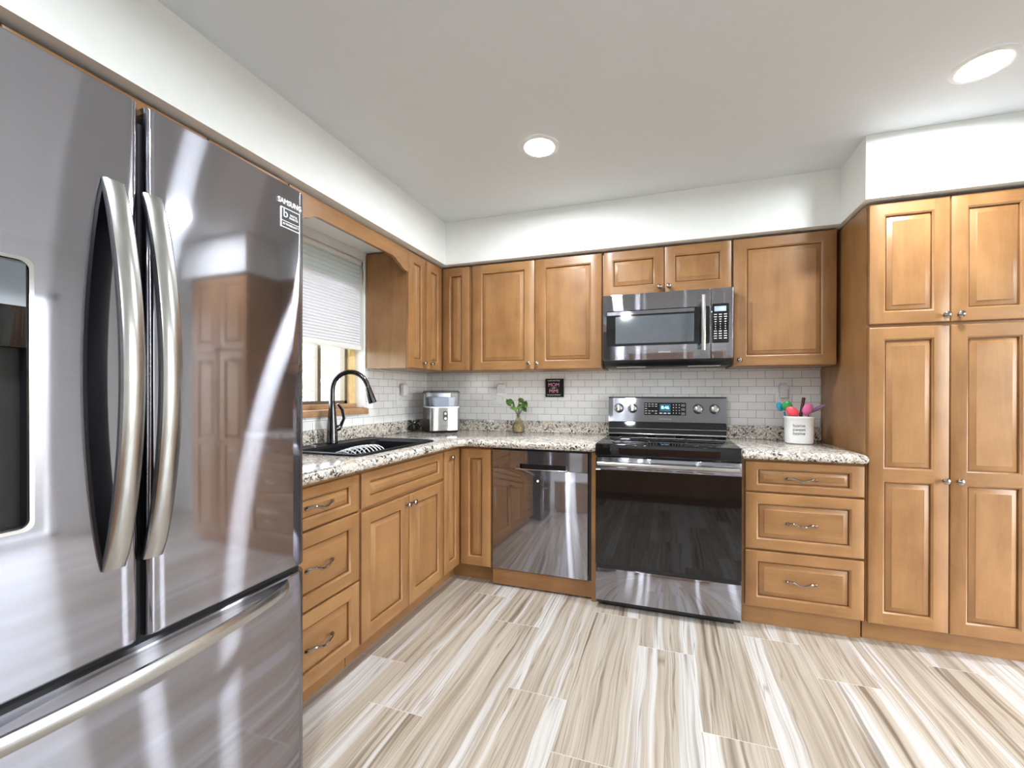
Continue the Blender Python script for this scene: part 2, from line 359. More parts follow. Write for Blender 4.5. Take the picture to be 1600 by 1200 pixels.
def carcass(parent, mp, u0, u1, d0, d1, z0, z1, name='carcass'):
    c = one(WZ); bx(c, mp, u0, u1, d0, d1, z0, z1, WZ); return c.build(name, WZ, parent)
def toe(parent, mp, u0, u1, d0, d1, z1):
    c = one(WX if mp is MBK else WY); bx(c, mp, u0, u1, d0, d1, .001, z1); return c.build('toe_kick', None, parent)

# ------------------------------------------------------------------ room shell
RX, RY, CH, SB = 4.7, -5.9, 2.444, 2.142     # right wall, rear wall, ceiling, soffit underside
b = one(M_floor); b.box(-.15, RX+.15, RY-.15, .15, -.08, 0, M_floor); struct(b.build('floor', org=(0, 0, 0)))
b = one(M_ceil); b.box(-.15, RX+.15, RY-.15, .15, CH, CH+.1, M_ceil); struct(b.build('ceiling', org=(0, 0, 0)))
WY0, WY1, WZ0, WZ1 = -1.62, -.742, 1.082, 2.102   # window opening in the left wall
b = one(M_wall)
b.box(-.14, 0, RY, WY0, 0, CH, M_wall); b.box(-.14, 0, WY1, 0, 0, CH, M_wall); b.box(-.14, 0, WY0, WY1, 0, WZ0, M_wall); b.box(-.14, 0, WY0, WY1, WZ1, CH, M_wall)
struct(b.build('wall_left', org=(0, 0, 0)))
b = one(M_wall); b.box(-.14, RX+.14, 0, .14, 0, CH, M_wall); struct(b.build('wall_back', org=(0, 0, 0)))
DY0, DY1, DZ1 = -2.75, -.95, 2.05                 # glazed patio door in the right wall
b = one(M_wall); b.box(RX, RX+.14, RY, DY0, 0, CH, M_wall); b.box(RX, RX+.14, DY1, 0, 0, CH, M_wall); b.box(RX, RX+.14, DY0, DY1, DZ1, CH, M_wall)
struct(b.build('wall_right', org=(0, 0, 0)))
b = one(M_wall); b.box(-.14, RX+.14, RY-.14, RY, 0, CH, M_wall); struct(b.build('wall_rear', org=(0, 0, 0)))
b = one(M_wall); b.box(.001, .382, RY+.01, -.001, SB, CH-.0005, M_wall); struct(b.build('trim_1'))
b = one(M_wall); b.box(.3825, RX-.001, -.362, -.001, SB, CH-.0005, M_wall); struct(b.build('trim_2'))
b = one(M_wall); b.box(2.805, 3.56, -.661, -.3625, SB, CH-.0005, M_wall); struct(b.build('trim_3'))
# tile backsplash
b = one(M_tileB); b.box(.0005, 2.8245, -.008, -.0005, .90, 1.384, M_tileB); b.box(1.505, 2.285, -.0079, -.0005, 1.384, 1.44, M_tileB); struct(b.build('trim_4', org=(0, 0, 0)))
b = one(M_tileL); b.box(.0005, .008, -.736, -.0085, .90, 1.384, M_tileL); b.box(.0005, .008, -2.02, -.736, .90, 1.079, M_tileL); struct(b.build('trim_5', org=(0, 0, 0)))
# sliding patio door (right wall, seen mirrored in the refrigerator)
d1 = struct(bpy.data.objects.new('door_1', None)); COL.objects.link(d1); d1.location = (RX, DY0, 0); ORG['door_1'] = Vector((RX, DY0, 0))
b = one(M_trim); fr = .06
for y0, y1 in ((DY0, DY0+fr), (DY1-fr, DY1), ((DY0+DY1)/2-.04, (DY0+DY1)/2+.04)): b.box(RX+.02, RX+.09, y0, y1, .0, DZ1, M_trim)
b.box(RX+.02, RX+.09, DY0, DY1, 0, .05, M_trim); b.box(RX+.02, RX+.09, DY0, DY1, DZ1-fr, DZ1, M_trim); b.build('door_frame', None, d1)
b = one(M_winglass); b.box(RX+.05, RX+.056, DY0+fr, DY1-fr, .05, DZ1-fr, M_winglass); b.build('glass_pane', None, d1)
# window
wn = struct(bpy.data.objects.new('window_1', None)); COL.objects.link(wn); wn.location = (-.1, WY0, WZ0); ORG['window_1'] = Vector((-.1, WY0, WZ0))
b = one(M_trim)
b.box(-.139, .004, WY1-.012, WY1-.0005, WZ0+.04, WZ1, M_trim); b.box(-.139, .004, WY0+.0005, WY0+.012, WZ0+.04, WZ1, M_trim); b.box(-.139, .004, WY0+.012, WY1-.012, WZ1-.012, WZ1-.0005, M_trim)
lab(b.build('reveal', None, wn), 'white painted window return')
b = one(M_jamb); j0, j1 = WY0+.013, WY1-.013
b.box(-.132, -.068, j1-.050, j1, WZ0+.04, WZ1-.013, M_jamb); b.box(-.132, -.068, j0, j0+.050, WZ0+.04, WZ1-.013, M_jamb); b.box(-.132, -.068, j0+.05, j1-.05, WZ1-.06, WZ1-.013, M_jamb)
lab(b.build('window_frame', None, wn), 'pale varnished wooden window frame')
b = one(M_sill); b.box(-.132, -.055, j0, j1, WZ0+.036, WZ0+.066, M_sill, .003); b.box(-.139, .022, WY0-.01, WY1+.012, WZ0-.002, WZ0+.036, M_sill, .004)
lab(b.build('window_sill', None, wn), 'brown stained wooden sill')
b = one(M_alu); a0, a1 = j0+.05, j1-.05; zz0, zz1 = WZ0+.066, WZ1-.06
b.box(-.125, -.088, a0, a0+.028, zz0, zz1, M_alu); b.box(-.125, -.088, a1-.022, a1, zz0, zz1, M_alu); b.box(-.125, -.088, a0, a1, zz0, zz0+.02, M_alu); b.box(-.125, -.088, a0, a1, zz1-.02, zz1, M_alu)
b.box(-.118, -.095, -1.040, -1.015, zz0, zz1, M_alu); b.build('window_sash', None, wn)
b = one(M_winglass); b.box(-.110, -.106, a0+.02, a1-.02, zz0+.015, zz1-.015, M_winglass); b.build('glass_pane', None, wn)
# outdoors
b = one(M_grass); b.box(-30, -.2, -25, 25, -.35, -.30, M_grass); struct(b.build('ground'))
def bush(loc, r, seed, label):
    rnd = random.Random(seed); t = thing('garden_bush', label, 'bush', loc, 'bushes outside the window')
    f = one(M_bush); c = Vector(loc) + Vector((0, 0, r*1.1))
    for i in range(900):
        v = Vector((rnd.gauss(0, 1), rnd.gauss(0, 1), rnd.gauss(0, 1))).normalized()*r*rnd.uniform(.55, 1.05); v.z *= 1.1
        p = c + v; a = Vector((rnd.uniform(-1, 1), rnd.uniform(-1, 1), rnd.uniform(-1, 1))).normalized(); q = a.orthogonal().normalized(); s = r*rnd.uniform(.07, .13)
        f.face([p-a*s, p+q*s*.5, p+a*s, p-q*s*.5], M_bush)
    o = f.build('foliage', None, t, smooth=False)
    s = one(M_stem); s.tube([Vector(loc), Vector(loc)+Vector((.05, 0, r*.6)), c], [.07, .05, .03], M_stem, 8); s.build('trunk', None, t)
bush((-5.0, 4.75, -.30), 1.15, 1, 'leafy green bush seen through the right window pane under the shade')
bush((-8.6, 6.4, -.30), 1.9, 2, 'large pale green bush farther out, seen through the left window pane')

# ------------------------------------------------------------------ ceiling lights
def can(x, y, label, grp):
    t = thing('ceiling_light', label, 'ceiling light', (x, y, CH), grp)
    b = one(M_trim); b.lathe([(.074, -.001), (.074, -.006), (.080, -.008), (.092, -.005), (.096, -.0005)], (x, y, CH), (0, 0, 1), M_trim, 40, False, False); b.build('trim_ring', None, t)
    b = one(M_can); b.lathe([(.073, -.0035), (.05, -.0045), (.001, -.005)], (x, y, CH), (0, 0, 1), M_can, 40, False, True); lab(b.build('diffuser', None, t), 'glowing white lamp diffuser')
can(1.299, -1.044, 'round glowing recessed ceiling light above the dishwasher and sink side', 'recessed ceiling lights')
can(3.027, -1.035, 'round glowing recessed ceiling light above the tall pantry cabinet', 'recessed ceiling lights')
for x, y in ((1.299, -2.75), (1.299, -4.5), (3.027, -4.5)):
    can(x, y, 'recessed ceiling light farther back in the room behind the photographer', 'recessed ceiling lights')

# ------------------------------------------------------------------ wall cabinets, left wall (faces +x)
UL, UB, ZB, ZT = .336, .323, 1.379, 2.131
t = thing('wall_cabinet', 'narrow single-door wall cabinet between the window and the corner cabinet', 'wall cabinet', (.16, -.64, ZB), 'wall cabinets')
carcass(t, MLF, -.741, -.532, .009, UL-.021, ZB, ZT)
dr = raised_door(t, 'door', MLF, -.739, -.533, ZB+.002, ZT-.002, UL); knob(dr, MLF, -.575, 1.42, UL)
t = thing('corner_wall_cabinet', 'L-shaped corner wall cabinet with bi-fold door above the ice maker', 'wall cabinet', (.16, -.2, ZB), 'wall cabinets')
carcass(t, MLF, -.529, -.009, .009, UL-.021, ZB, ZT); carcass(t, MBK, UL-.02, .556, .009, UB-.021, ZB, ZT)
dr = raised_door(t, 'door', MLF, -.528, -.325, ZB+.002, ZT-.002, UL); knob(dr, MLF, -.482, 1.42, UL)
raised_door(t, 'door', MBK, .338, .553, ZB+.002, ZT-.002, UB, stile=.058)
t = thing('wall_cabinet', 'wall cabinet left of the window, only its top edge showing above the refrigerator', 'wall cabinet', (.16, -1.79, ZB), 'wall cabinets')
carcass(t, MLF, -1.955, -1.622, .009, UL-.021, ZB, ZT); dr = raised_door(t, 'door', MLF, -1.953, -1.624, ZB+.002, ZT-.002, UL); knob(dr, MLF, -1.66, 1.42, UL)
t = thing('wall_cabinet', 'bridge cabinet directly over the refrigerator, a thin wood strip under the soffit', 'wall cabinet', (.16, -2.44, 1.84), 'wall cabinets')
carcass(t, MLF, -2.93, -1.958, .009, UL-.021, 1.84, ZT)
for a, c in ((-2.928, -2.446), (-2.442, -1.96)):
    dr = raised_door(t, 'door', MLF, a, c, 1.842, ZT-.002, UL); knob(dr, MLF, -2.48 if a < -2.5 else -2.40, 1.88, UL)
# valance over the sink
def valance_poly():
    y0, y1 = -1.619, -.743; zt, zs, zl = 2.131, 2.047, 1.992; P = [(y0, zt), (y0, zl), (y0+.022, zl)]
    prof = [(.022, 1.992), (.035, 1.993), (.055, 2.000), (.075, 2.012), (.088, 2.019), (.10, 2.021), (.112, 2.026), (.130, 2.038), (.155, 2.046), (.19, 2.047)]
    P += [(y0+a, z) for a, z in prof]; P += [(y1-a, z) for a, z in reversed(prof)]; P += [(y1-.022, zl), (y1, zl), (y1, zt)]; return P
b = one(WY); b.prism(valance_poly(), lambda a, z, d: Vector((d, a, z)), UL-.021, UL-.001, WY)
tag(b.build('window_valance'), 'scalloped maple valance board bridging the cabinets over the kitchen sink window', 'valance')
# cellular shade
t = thing('cellular_shade', 'white pleated cellular shade pulled halfway down the sink window', 'window shade', (-.03, -1.18, 1.497))
b = one(M_white); b.box(-.052, -.008, WY0+.02, WY1-.016, 2.058, 2.086, M_white, .004); b.build('headrail', None, t)
def pleats(z0, z1, n, m, dep, nm):
    b = one(m); ring = []
    for sgn in (1, -1):
        r = []
        for i in range(n*2+1):
            z = z1 + (z0-z1)*i/(n*2); off = dep if i % 2 else .002
            r.append((-.03 + sgn*off, z))
        for (xa, za), (xb, zb) in zip(r, r[1:]):
            b.face([Vector((xa, WY0+.024, za)), Vector((xa, WY1-.02, za)), Vector((xb, WY1-.02, zb)), Vector((xb, WY0+.024, zb))], m)
    return b.build(nm, None, t, smooth=False)
lab(pleats(1.925, 2.058, 5, M_shade2, .012, 'sheer_panel'), 'bluish sheer upper panel'); pleats(1.528, 1.925, 22, M_shade, .014, 'shade_fabric')
b = one(M_white); b.box(-.048, -.012, WY0+.022, WY1-.018, 1.497, 1.529, M_white, .005); b.build('bottom_rail', None, t)
b = one(M_alu); b.tube([(-.004, WY1-.020, 2.075), (-.003, WY1-.024, 2.04), (-.002, WY1-.018, 2.00), (-.004, WY1-.02, 1.93)], [.004, .003, .003, .001], M_alu, 6); b.build('cord', None, t)

# ------------------------------------------------------------------ wall cabinets, back wall (faces -y)
t = thing('wall_cabinet', 'wide two-door wall cabinet above the dishwasher left of the microwave', 'wall cabinet', (1.04, -.16, ZB), 'wall cabinets')
carcass(t, MBK, .558, 1.507, .009, UB-.021, ZB-.002, ZT)
dr = raised_door(t, 'door', MBK, .578, 1.045, ZB, ZT-.002, UB, .07); knob(dr, MBK, 1.008, 1.418, UB)
dr = raised_door(t, 'door', MBK, 1.049, 1.503, ZB, ZT-.002, UB, .07); knob(dr, MBK, 1.058, 1.418, UB) if False else knob(dr, MBK, 1.065, 1.418, UB)
t = thing('wall_cabinet', 'short two-door wall cabinet directly above the microwave', 'wall cabinet', (1.89, -.16, 1.838), 'wall cabinets')
carcass(t, MBK, 1.509, 2.275, .009, UB-.021, 1.836, ZT)
dr = raised_door(t, 'door', MBK, 1.517, 1.888, 1.840, ZT-.002, UB); knob(dr, MBK, 1.862, 1.878, UB)
dr = raised_door(t, 'door', MBK, 1.892, 2.270, 1.840, ZT-.002, UB); knob(dr, MBK, 1.916, 1.878, UB)
t = thing('wall_cabinet', 'single-door wall cabinet above the utensil crock beside the tall pantry', 'wall cabinet', (2.54, -.16, ZB), 'wall cabinets')
carcass(t, MBK, 2.277, 2.806, .009, UB-.021, ZB-.002, ZT)
dr = raised_door(t, 'door', MBK, 2.281, 2.803, ZB, ZT-.002, UB, .066); knob(dr, MBK, 2.312, 1.414, UB)

# ------------------------------------------------------------------ pantry
PF = .632
t = thing('pantry_cabinet', 'tall maple pantry cabinet with four raised-panel doors at the right', 'pantry cabinet', (3.16, -.3, 0))
c = carcass(t, MBK, 2.826, 3.50, .003, PF-.021, .105, ZT)
toe(t, MBK, 2.836, 3.495, .003, .556, .105)
DR = ((2.832, 3.141), (3.145, 3.454))
for i, (a, c) in enumerate(DR):
    ku = c-.020 if i == 0 else a+.027
    dr = raised_door(t, 'door', MBK, a, c, 1.548, ZT-.006, PF, .058); knob(dr, MBK, ku, 1.578, PF)
    dr = raised_door(t, 'door', MBK, a, c, .112, 1.534, PF, .058, mids=((.802, .858),)); knob(dr, MBK, ku, .817, PF)

# ------------------------------------------------------------------ base cabinets, left wall
BL, BB, BZ0, BZ1 = .632, .608, .112, .862
CT = .876
t = thing('base_cabinet', 'three-drawer base cabinet beside the refrigerator under the sink counter', 'base cabinet', (.3, -1.77, 0), 'base cabinets')
carcass(t, MLF, -2.005, -1.528, .01, BL-.021, .105, CT); toe(t, MLF, -2.005, -1.528, .01, .548, .105)
for z0, z1, rl in ((.706, BZ1, .036), (.404, .698, .052), (BZ0, .396, .052)):
    dr = raised_door(t, 'drawer', MLF, -1.998, -1.532, z0, z1, BL, .052, rl, horiz=True); pull(dr, MLF, -1.752, (z0+z1)/2+.002, BL)
t = thing('sink_base_cabinet', 'two-door sink base cabinet with a long false drawer front below the black sink', 'base cabinet', (.3, -1.165, 0), 'base cabinets')
carcass(t, MLF, -1.525, -.811, .01, BL-.021, .105, .70); toe(t, MLF, -1.525, -.811, .01, .548, .105)
b = one(WZ); bx(b, MLF, -1.525, -.811, BL-.06, BL-.021, .7, CT); b.build('face_frame', None, t)
raised_door(t, 'false_drawer_front', MLF, -1.519, -.815, .706, BZ1, BL, .052, .038, horiz=True)
dr = raised_door(t, 'door', MLF, -1.519, -1.167, BZ0, .690, BL); knob(dr, MLF, -1.192, .645, BL)
dr = raised_door(t, 'door', MLF, -1.163, -.815, BZ0, .690, BL); knob(dr, MLF, -1.138, .645, BL)
t = thing('corner_base_cabinet', 'L-shaped corner base cabinet with narrow bi-fold door beside the dishwasher', 'base cabinet', (.4, -.35, 0), 'base cabinets')
carcass(t, MLF, -.808, -.01, .01, BL-.021, .105, CT); carcass(t, MBK, BL-.0205, .851, .01, BB-.021, .105, CT)
toe(t, MLF, -.808, -.01, .01, .548, .105); toe(t, MBK, .549, .851, .01, .536, .105)
dr = raised_door(t, 'door', MLF, -.805, -.612, BZ0, BZ1, BL, .05); knob(dr, MLF, -.738, .822, BL)
raised_door(t, 'door', MBK, .635, .848, BZ0, BZ1, BB, .058)
# ------------------------------------------------------------------ dishwasher
t = thing('dishwasher', 'dark stainless dishwasher between the corner base cabinet and the range', 'dishwasher', (1.17, -.3, 0))
b = one(M_navy); b.box(.855, 1.486, -.585, -.03, .10, .872, M_navy); b.build('tub_body', None, t)
b = one(M_ssY)
dx0, dx1, dz0, dz1, dyf = .862, 1.466, .118, .862, -.612
pk0, pk1, pz0, pz1 = 1.045, 1.335, .752, .783
b.box(dx0, dx1, dyf, -.586, dz0, .748, M_ssY, .0025); b.box(dx0, pk0, dyf, -.586, .750, dz1, M_ssY); b.box(pk1, dx1, dyf, -.586, .750, dz1, M_ssY); b.box(pk0, pk1, dyf, -.586, pz1, dz1, M_ssY)
dw = b.build('door', None, t)
b = one(M_black); b.box(pk0, pk1, -.594, -.590, .750, pz1, M_black); b.build('pocket_recess', None, dw)
b = one(M_chrome); b.box(1.015, 1.345, dyf-.010, dyf+.004, .748, .756, M_chrome, .003); b.loops([[Vector((1.335, dyf-.0005, .756)), Vector((1.35, dyf-.0005, .756)), Vector((1.342, dyf-.0005, .78)), Vector((1.332, dyf-.0005, .78))], [Vector((1.335, dyf+.004, .756)), Vector((1.35, dyf+.004, .756)), Vector((1.342, dyf+.004, .78)), Vector((1.332, dyf+.004, .78))]], M_chrome, True, True, True)
lab(b.build('handle', None, dw), 'bright chrome pocket handle lip')
b = one(M_lpanel); b.lathe([(.0075, 0), (.0075, .0015), (.005, .002)], (1.160, dyf, .682), (0, -1, 0), M_lpanel, 20); lab(b.build('indicator_dot', None, dw), 'round white dot')
b = one(M_void); b.lathe([(.016, 0), (.016, .0006)], (1.160, dyf, .682), (0, -1, 0), M_void, 24); b.build('badge', None, dw)
b = one(WX); b.box(.856, 1.486, -.592, -.572, .012, .108, WX); lab(b.build('toe_kick', None, t), 'maple board below the door')
b = one(WZ); b.box(1.489, 1.5165, -.612, -.02, .002, .872, WZ)
tag(b.build('end_panel'), 'narrow vertical maple filler panel between the dishwasher and the range', 'filler panel')

# ------------------------------------------------------------------ range
X0, X1, RF = 1.5215, 2.2745, -.678
t = thing('range', 'freestanding electric range with black glass cooktop and oven door', 'range', (1.9, -.35, 0))
b = one(M_navy); b.box(X0+.004, X1-.004, -.640, -.03, .035, .862, M_navy); b.box(X0+.03, X1-.03, -.62, -.05, .0, .036, M_black); b.build('body', None, t)
b = one(M_blackgl); b.box(X0-.001, X1+.001, RF+.004, -.028, .862, .934, M_blackgl, .006, 3); ck = b.build('cooktop', None, t)
M_ring = plain('faint_burner_print', (.05, .05, .052), .3); bm_ = one(M_ring)
for cx, cy, r in ((1.70, -.50, .11), (2.10, -.50, .09), (1.70, -.24, .085), (2.10, -.24, .10), (1.90, -.18, .06)):
    bm_.lathe([(r, .0), (r+.0025, .0), (r+.0025, .0003), (r, .0003)], (cx, cy, .9342), (0, 0, 1), M_ring, 48, False, False)
bm_.build('burner_rings', None, ck)
# backguard: sloped control fascia over a black riser
def slab(mb, pts, x0, x1, m): mb.loops([[Vector((x0, y, z)) for y, z in pts], [Vector((x1, y, z)) for y, z in pts]], m, True, True, True)
b = one(M_black); slab(b, [(-.105, .934), (-.088, 1.022), (-.028, 1.022), (-.028, .934)], X0, X1, M_blackgl)
b.box(X0, X1, -.118, -.098, .934, .947, M_steel, .003); b.box(X0, X1, -.099, -.091, .975, .978, M_steel); b.build('riser', None, t)
b = one(M_ssY); slab(b, [(-.098, 1.024), (-.074, 1.186), (-.028, 1.186), (-.028, 1.024)], X0-.003, X1+.003, M_ssY)
slab(b, [(-.076, 1.186), (-.072, 1.193), (-.028, 1.193), (-.028, 1.186)], X0-.003, X1+.003, M_black); cp = b.build('control_panel', None, t)
nrm = Vector((0, -(1.186-1.024), -.024)).normalized(); upv = Vector((0, .024, .162)).normalized(); nrm = Vector((1, 0, 0)).cross(upv)
def cpt(x, z, o=0.0):
    f = (z-1.024)/.162; return Vector((x, -.098+.024*f, z)) + nrm*o
AF = Matrix(((1, upv.x, nrm.x), (0, upv.y, nrm.y), (0, upv.z, nrm.z)))
def cquad(mb, x0, x1, z0, z1, o, m, h=.002):
    mb.loops([[cpt(x0, z0, 0), cpt(x1, z0, 0), cpt(x1, z1, 0), cpt(x0, z1, 0)], [cpt(x0, z0, o+h), cpt(x1, z0, o+h), cpt(x1, z1, o+h), cpt(x0, z1, o+h)]], m, True, False, True)
for kx in (1.590, 1.684, 2.104, 2.204):
    b = one(M_steel); b.lathe([(.031, 0), (.031, .006), (.027, .010), (.027, .014), (.024, .026), (.021, .028), (.001, .0285)], cpt(kx, 1.114), nrm, M_steel, 28); k = b.build('burner_knob', None, cp)
    b = one(M_chrome); b.add(bmesh.new(), M_chrome)
    c0 = cpt(kx, 1.114, .0285); g = [Vector((1, 0, 0))*sx*.0075 + upv*sz*.024 for sx, sz in ((-1, -1), (1, -1), (1, 1), (-1, 1))]
    b.loops([[c0+q for q in g], [c0+q*.85+nrm*.012 for q in g]], M_chrome, True, True, True); b.build('knob_grip', None, k)
    b = one(M_black); b.lathe([(.0325, .0), (.0325, .0012), (.030, .0014)], cpt(kx, 1.114), nrm, M_black, 28, False, False); b.build('knob_ring', None, k)
b = one(M_blackgl); cquad(b, 1.760, 2.030, 1.070, 1.155, 0, M_blackgl); dp = b.build('display_panel', None, cp)
b = one(M_teald); cquad(b, 1.862, 1.932, 1.095, 1.145, .002, M_teald, .0006); d2 = lab(b.build('clock_display', None, dp), 'glowing cyan clock display')
text('clock_digits', '8:46', .030, cpt(1.897, 1.121, .0032), AF, M_digit, dp)
b = one(M_lpanel)
rk = random.Random(3)
for cx in (1.772, 1.794, 1.816, 1.838):
    for cz in (1.082, 1.098, 1.114, 1.130, 1.144):
        if rk.random() < .75: cquad(b, cx-.007, cx+.007, cz-.002, cz+.002, .002, M_lpanel, .0005)
for cx in (1.950, 1.968, 1.987):
    for cz in (1.085, 1.103, 1.122, 1.140): cquad(b, cx-.0028, cx+.0028, cz-.003, cz+.003, .002, M_lpanel, .0005)
for cx in (1.870, 1.896, 1.922): cquad(b, cx-.009, cx+.009, 1.080, 1.087, .002, M_lpanel, .0005)
b.build('touch_keys', None, dp)
b = one(M_greyprint)
for cz in (1.082, 1.110, 1.137):
    for e0, e1, f0, f1 in ((2.000, 2.022, cz-.007, cz-.005), (2.000, 2.022, cz+.005, cz+.007), (2.000, 2.002, cz-.005, cz+.005), (2.020, 2.022, cz-.005, cz+.005), (2.006, 2.016, cz-.0015, cz+.0015)): cquad(b, e0, e1, f0, f1, .002, M_greyprint, .0005)
b.build('mode_keys', None, dp)
text('maker_lettering', 'SAMSUNG', .014, cpt(1.898, 1.044, .0008), AF, M_greyprint, cp, sx=1.25)
# oven door
b = one(M_ssY); b.box(X0+.001, X1-.001, RF, -.642, .790, .858, M_ssY, .003); b.box(X0+.001, X1-.001, RF+.003, -.642, .254, .789, M_navy); od = b.build('oven_door', None, t)
b = one(M_blackgl); b.box(X0+.002, X1-.002, RF-.0015, RF+.0025, .256, .788, M_blackgl, .001, 1); lab(b.build('door_glass', None, od), 'black reflective oven window')
b = one(M_steel); hy = RF-.045
b.tube([(X0+.018, hy, .829), (X0+.2, hy, .829), (X1-.2, hy, .829), (X1-.018, hy, .829)], .0115, M_steel, 14)
for x in (X0+.035, X1-.035): b.box(x-.013, x+.013, hy, RF, .821, .837, M_steel, .003)
b.build('handle', None, od)
b = one(M_greyprint)
for q in range(5): b.box(1.64+q*.105, 1.64+q*.105+.085, RF-.0006, RF+.001, .797, .7995, M_black)
b.build('vent_slots', None, od)
b = one(M_ssY); b.box(X0+.001, X1-.001, RF+.002, -.642, .050, .232, M_ssY, .003); b.build('storage_drawer', None, t)
b = one(M_black); b.box(X0+.003, X1-.003, RF+.012, -.642, .232, .254, M_black); b.box(X0+.003, X1-.003, RF+.02, -.642, .03, .05, M_black); b.build('drawer_gap', None, t)

# ------------------------------------------------------------------ right base drawers
t = thing('base_cabinet', 'three-drawer base cabinet between the range and the tall pantry', 'base cabinet', (2.55, -.3, 0), 'base cabinets')
BR = .628
carcass(t, MBK, 2.279, 2.824, .01, BR-.021, .105, CT); toe(t, MBK, 2.279, 2.824, .01, .570, .105)
for z0, z1, rl, pz in ((.712, .866, .034, .784), (.414, .704, .05, .556), (.114, .405, .05, .262)):
    dr = raised_door(t, 'drawer', MBK, 2.297, 2.819, z0, z1, BR, .054, rl, horiz=True); pull(dr, MBK, 2.553, pz, BR)

# ------------------------------------------------------------------ countertops
def nosed(mb, pts_out, z0, z1, m, inner=None):
    """slab from an outline polygon with a rounded edge"""
    n = len(pts_out); r = (z1-z0)/2; rings = []
    cen = [Vector((x, y)) for x, y in pts_out]
    nor = []
    for i in range(n):
        a, b_, c = cen[i-1], cen[i], cen[(i+1) % n]; e1 = (b_-a).normalized(); e2 = (c-b_).normalized()
        n1 = Vector((e1.y, -e1.x)); n2 = Vector((e2.y, -e2.x)); mvec = (n1+n2); mvec = mvec/max(1e-6, mvec.dot(n1)); nor.append(mvec)
    for k in range(7):
        a = -PI/2 + PI*k/6; off = (math.cos(a)-1)*r*.75; z = (z0+z1)/2 + math.sin(a)*r
        rings.append([Vector((cen[i].x + nor[i].x*off, cen[i].y + nor[i].y*off, z)) for i in range(n)])
    mb.loops(rings, m); return rings
t = thing('countertop', 'L-shaped speckled granite worktop with the sink, running to the range', 'countertop', (.5, -.5, CT+.002), 'granite worktops')
Z0, Z1 = .8785, .9235
b = one(M_gran)
out = [(.009, -2.015), (.658, -2.015), (.658, -.690), (.690, -.654), (1.5175, -.654), (1.5175, -.009), (.009, -.009)]
rg = nosed(b, out, Z0, Z1, M_gran)
sk = (.075, .545, -1.435, -.825)   # cut-out
def top_with_hole(z, ring):
    o = ring; h = [Vector((sk[0], sk[2], z)), Vector((sk[1], sk[2], z)), Vector((sk[1], sk[3], z)), Vector((sk[0], sk[3], z))]
    b.face([o[0], o[1], h[1], h[0]]); b.face([o[1], o[2], h[2], h[1]]); b.face([o[0], h[0], h[3], o[6]]); b.face([o[2], o[3], o[4], o[5], o[6], h[3], h[2]])
    return h
h1 = top_with_hole(Z1, rg[-1]); h0 = top_with_hole(Z0, rg[0]); b.loops([h0, h1], M_gran)
cto = b.build('worktop', None, t, smooth=True)
b = one(M_gran); b.box(.009, .029, -2.015, -.030, Z1, 1.008, M_gran, .002); b.box(.009, 1.5175, -.029, -.009, Z1, 1.008, M_gran, .002); b.build('upstand', None, t)
t = thing('countertop', 'short speckled granite worktop under the utensil crock right of the range', 'countertop', (2.55, -.3, CT+.002), 'granite worktops')
b = one(M_gran); rg = nosed(b, [(2.2785, -.662), (2.822, -.662), (2.822, -.009), (2.2785, -.009)], Z0, Z1, M_gran); b.face(rg[-1]); b.face(rg[0]); b.build('worktop', None, t)
b = one(M_gran); b.box(2.2785, 2.822, -.029, -.009, Z1, 1.008, M_gran, .002); b.build('upstand', None, t)

# ------------------------------------------------------------------ sink, rack, faucet
def rrect(x0, x1, y0, y1, r, z, n=5):
    P = []
    for cx, cy, a0 in ((x1-r, y1-r, 0), (x0+r, y1-r, PI/2), (x0+r, y0+r, PI), (x1-r, y0+r, 1.5*PI)):
        for i in range(n+1): a = a0 + PI/2*i/n; P.append(Vector((cx+r*math.cos(a), cy+r*math.sin(a), z)))
    return P
t = thing('sink', 'black drop-in sink set in the granite worktop under the window', 'sink', (.31, -1.13, .72))
zt = Z1+.001
b = one(M_sink)
o0 = rrect(.052, .568, -1.458, -.800, .03, zt); o1 = rrect(.054, .566, -1.456, -.802, .03, zt+.008); o2 = rrect(.066, .554, -1.444, -.814, .026, zt+.011); o3 = rrect(.072, .548, -1.438, -.820, .024, zt+.007)
b.loops([o0, o1, o2, o3], M_sink)
bo = rrect(.150, .535, -1.425, -.835, .05, zt+.006); b2 = rrect(.160, .525, -1.415, -.845, .05, zt-.006); b3 = rrect(.164, .521, -1.411, -.849, .05, zt-.12); b4 = rrect(.172, .513, -1.403, -.857, .05, .745)
b.loops([o3, bo, b2, b3, b4], M_sink, cap1=True); b.build('basin', None, t)
b = one(M_chrome); b.lathe([(.045, 0), (.045, .003), (.03, .004), (.001, .002)], (.345, -1.12, .7455), (0, 0, 1), M_chrome, 24); b.build('drain', None, t)
b = one(M_chrome); b.lathe([(.019, 0), (.019, .004), (.012, .0065)], (.112, -1.27, zt+.0065), (0, 0, 1), M_chrome, 24); lab(b.build('hole_cover', None, t), 'round chrome cap on the sink deck')
t = thing('dish_rack', 'small white wire rack standing inside the black sink', 'dish rack', (.40, -1.24, .746))
b = one(M_wire)
for i in range(9):
    y = -1.385 + i*.030; h = .180 + .012*math.sin(i*.35)
    pts = [(.40 + .088*math.cos(a), y + .02*math.sin(a*2), .752 + h*math.sin(a)**.8 if math.sin(a) > 0 else .752) for a in [PI*k/14 for k in range(15)]]
    b.tube(pts, .0030, M_wire, 6)
b.build('ribs', None, t)
for x, z in ((.488, .752), (.312, .752), (.40, .935)):
    b = one(M_wire); b.tube([(x, -1.385, z), (x, -1.14, z)], .003, M_wire, 6); b.build('rail', None, t)
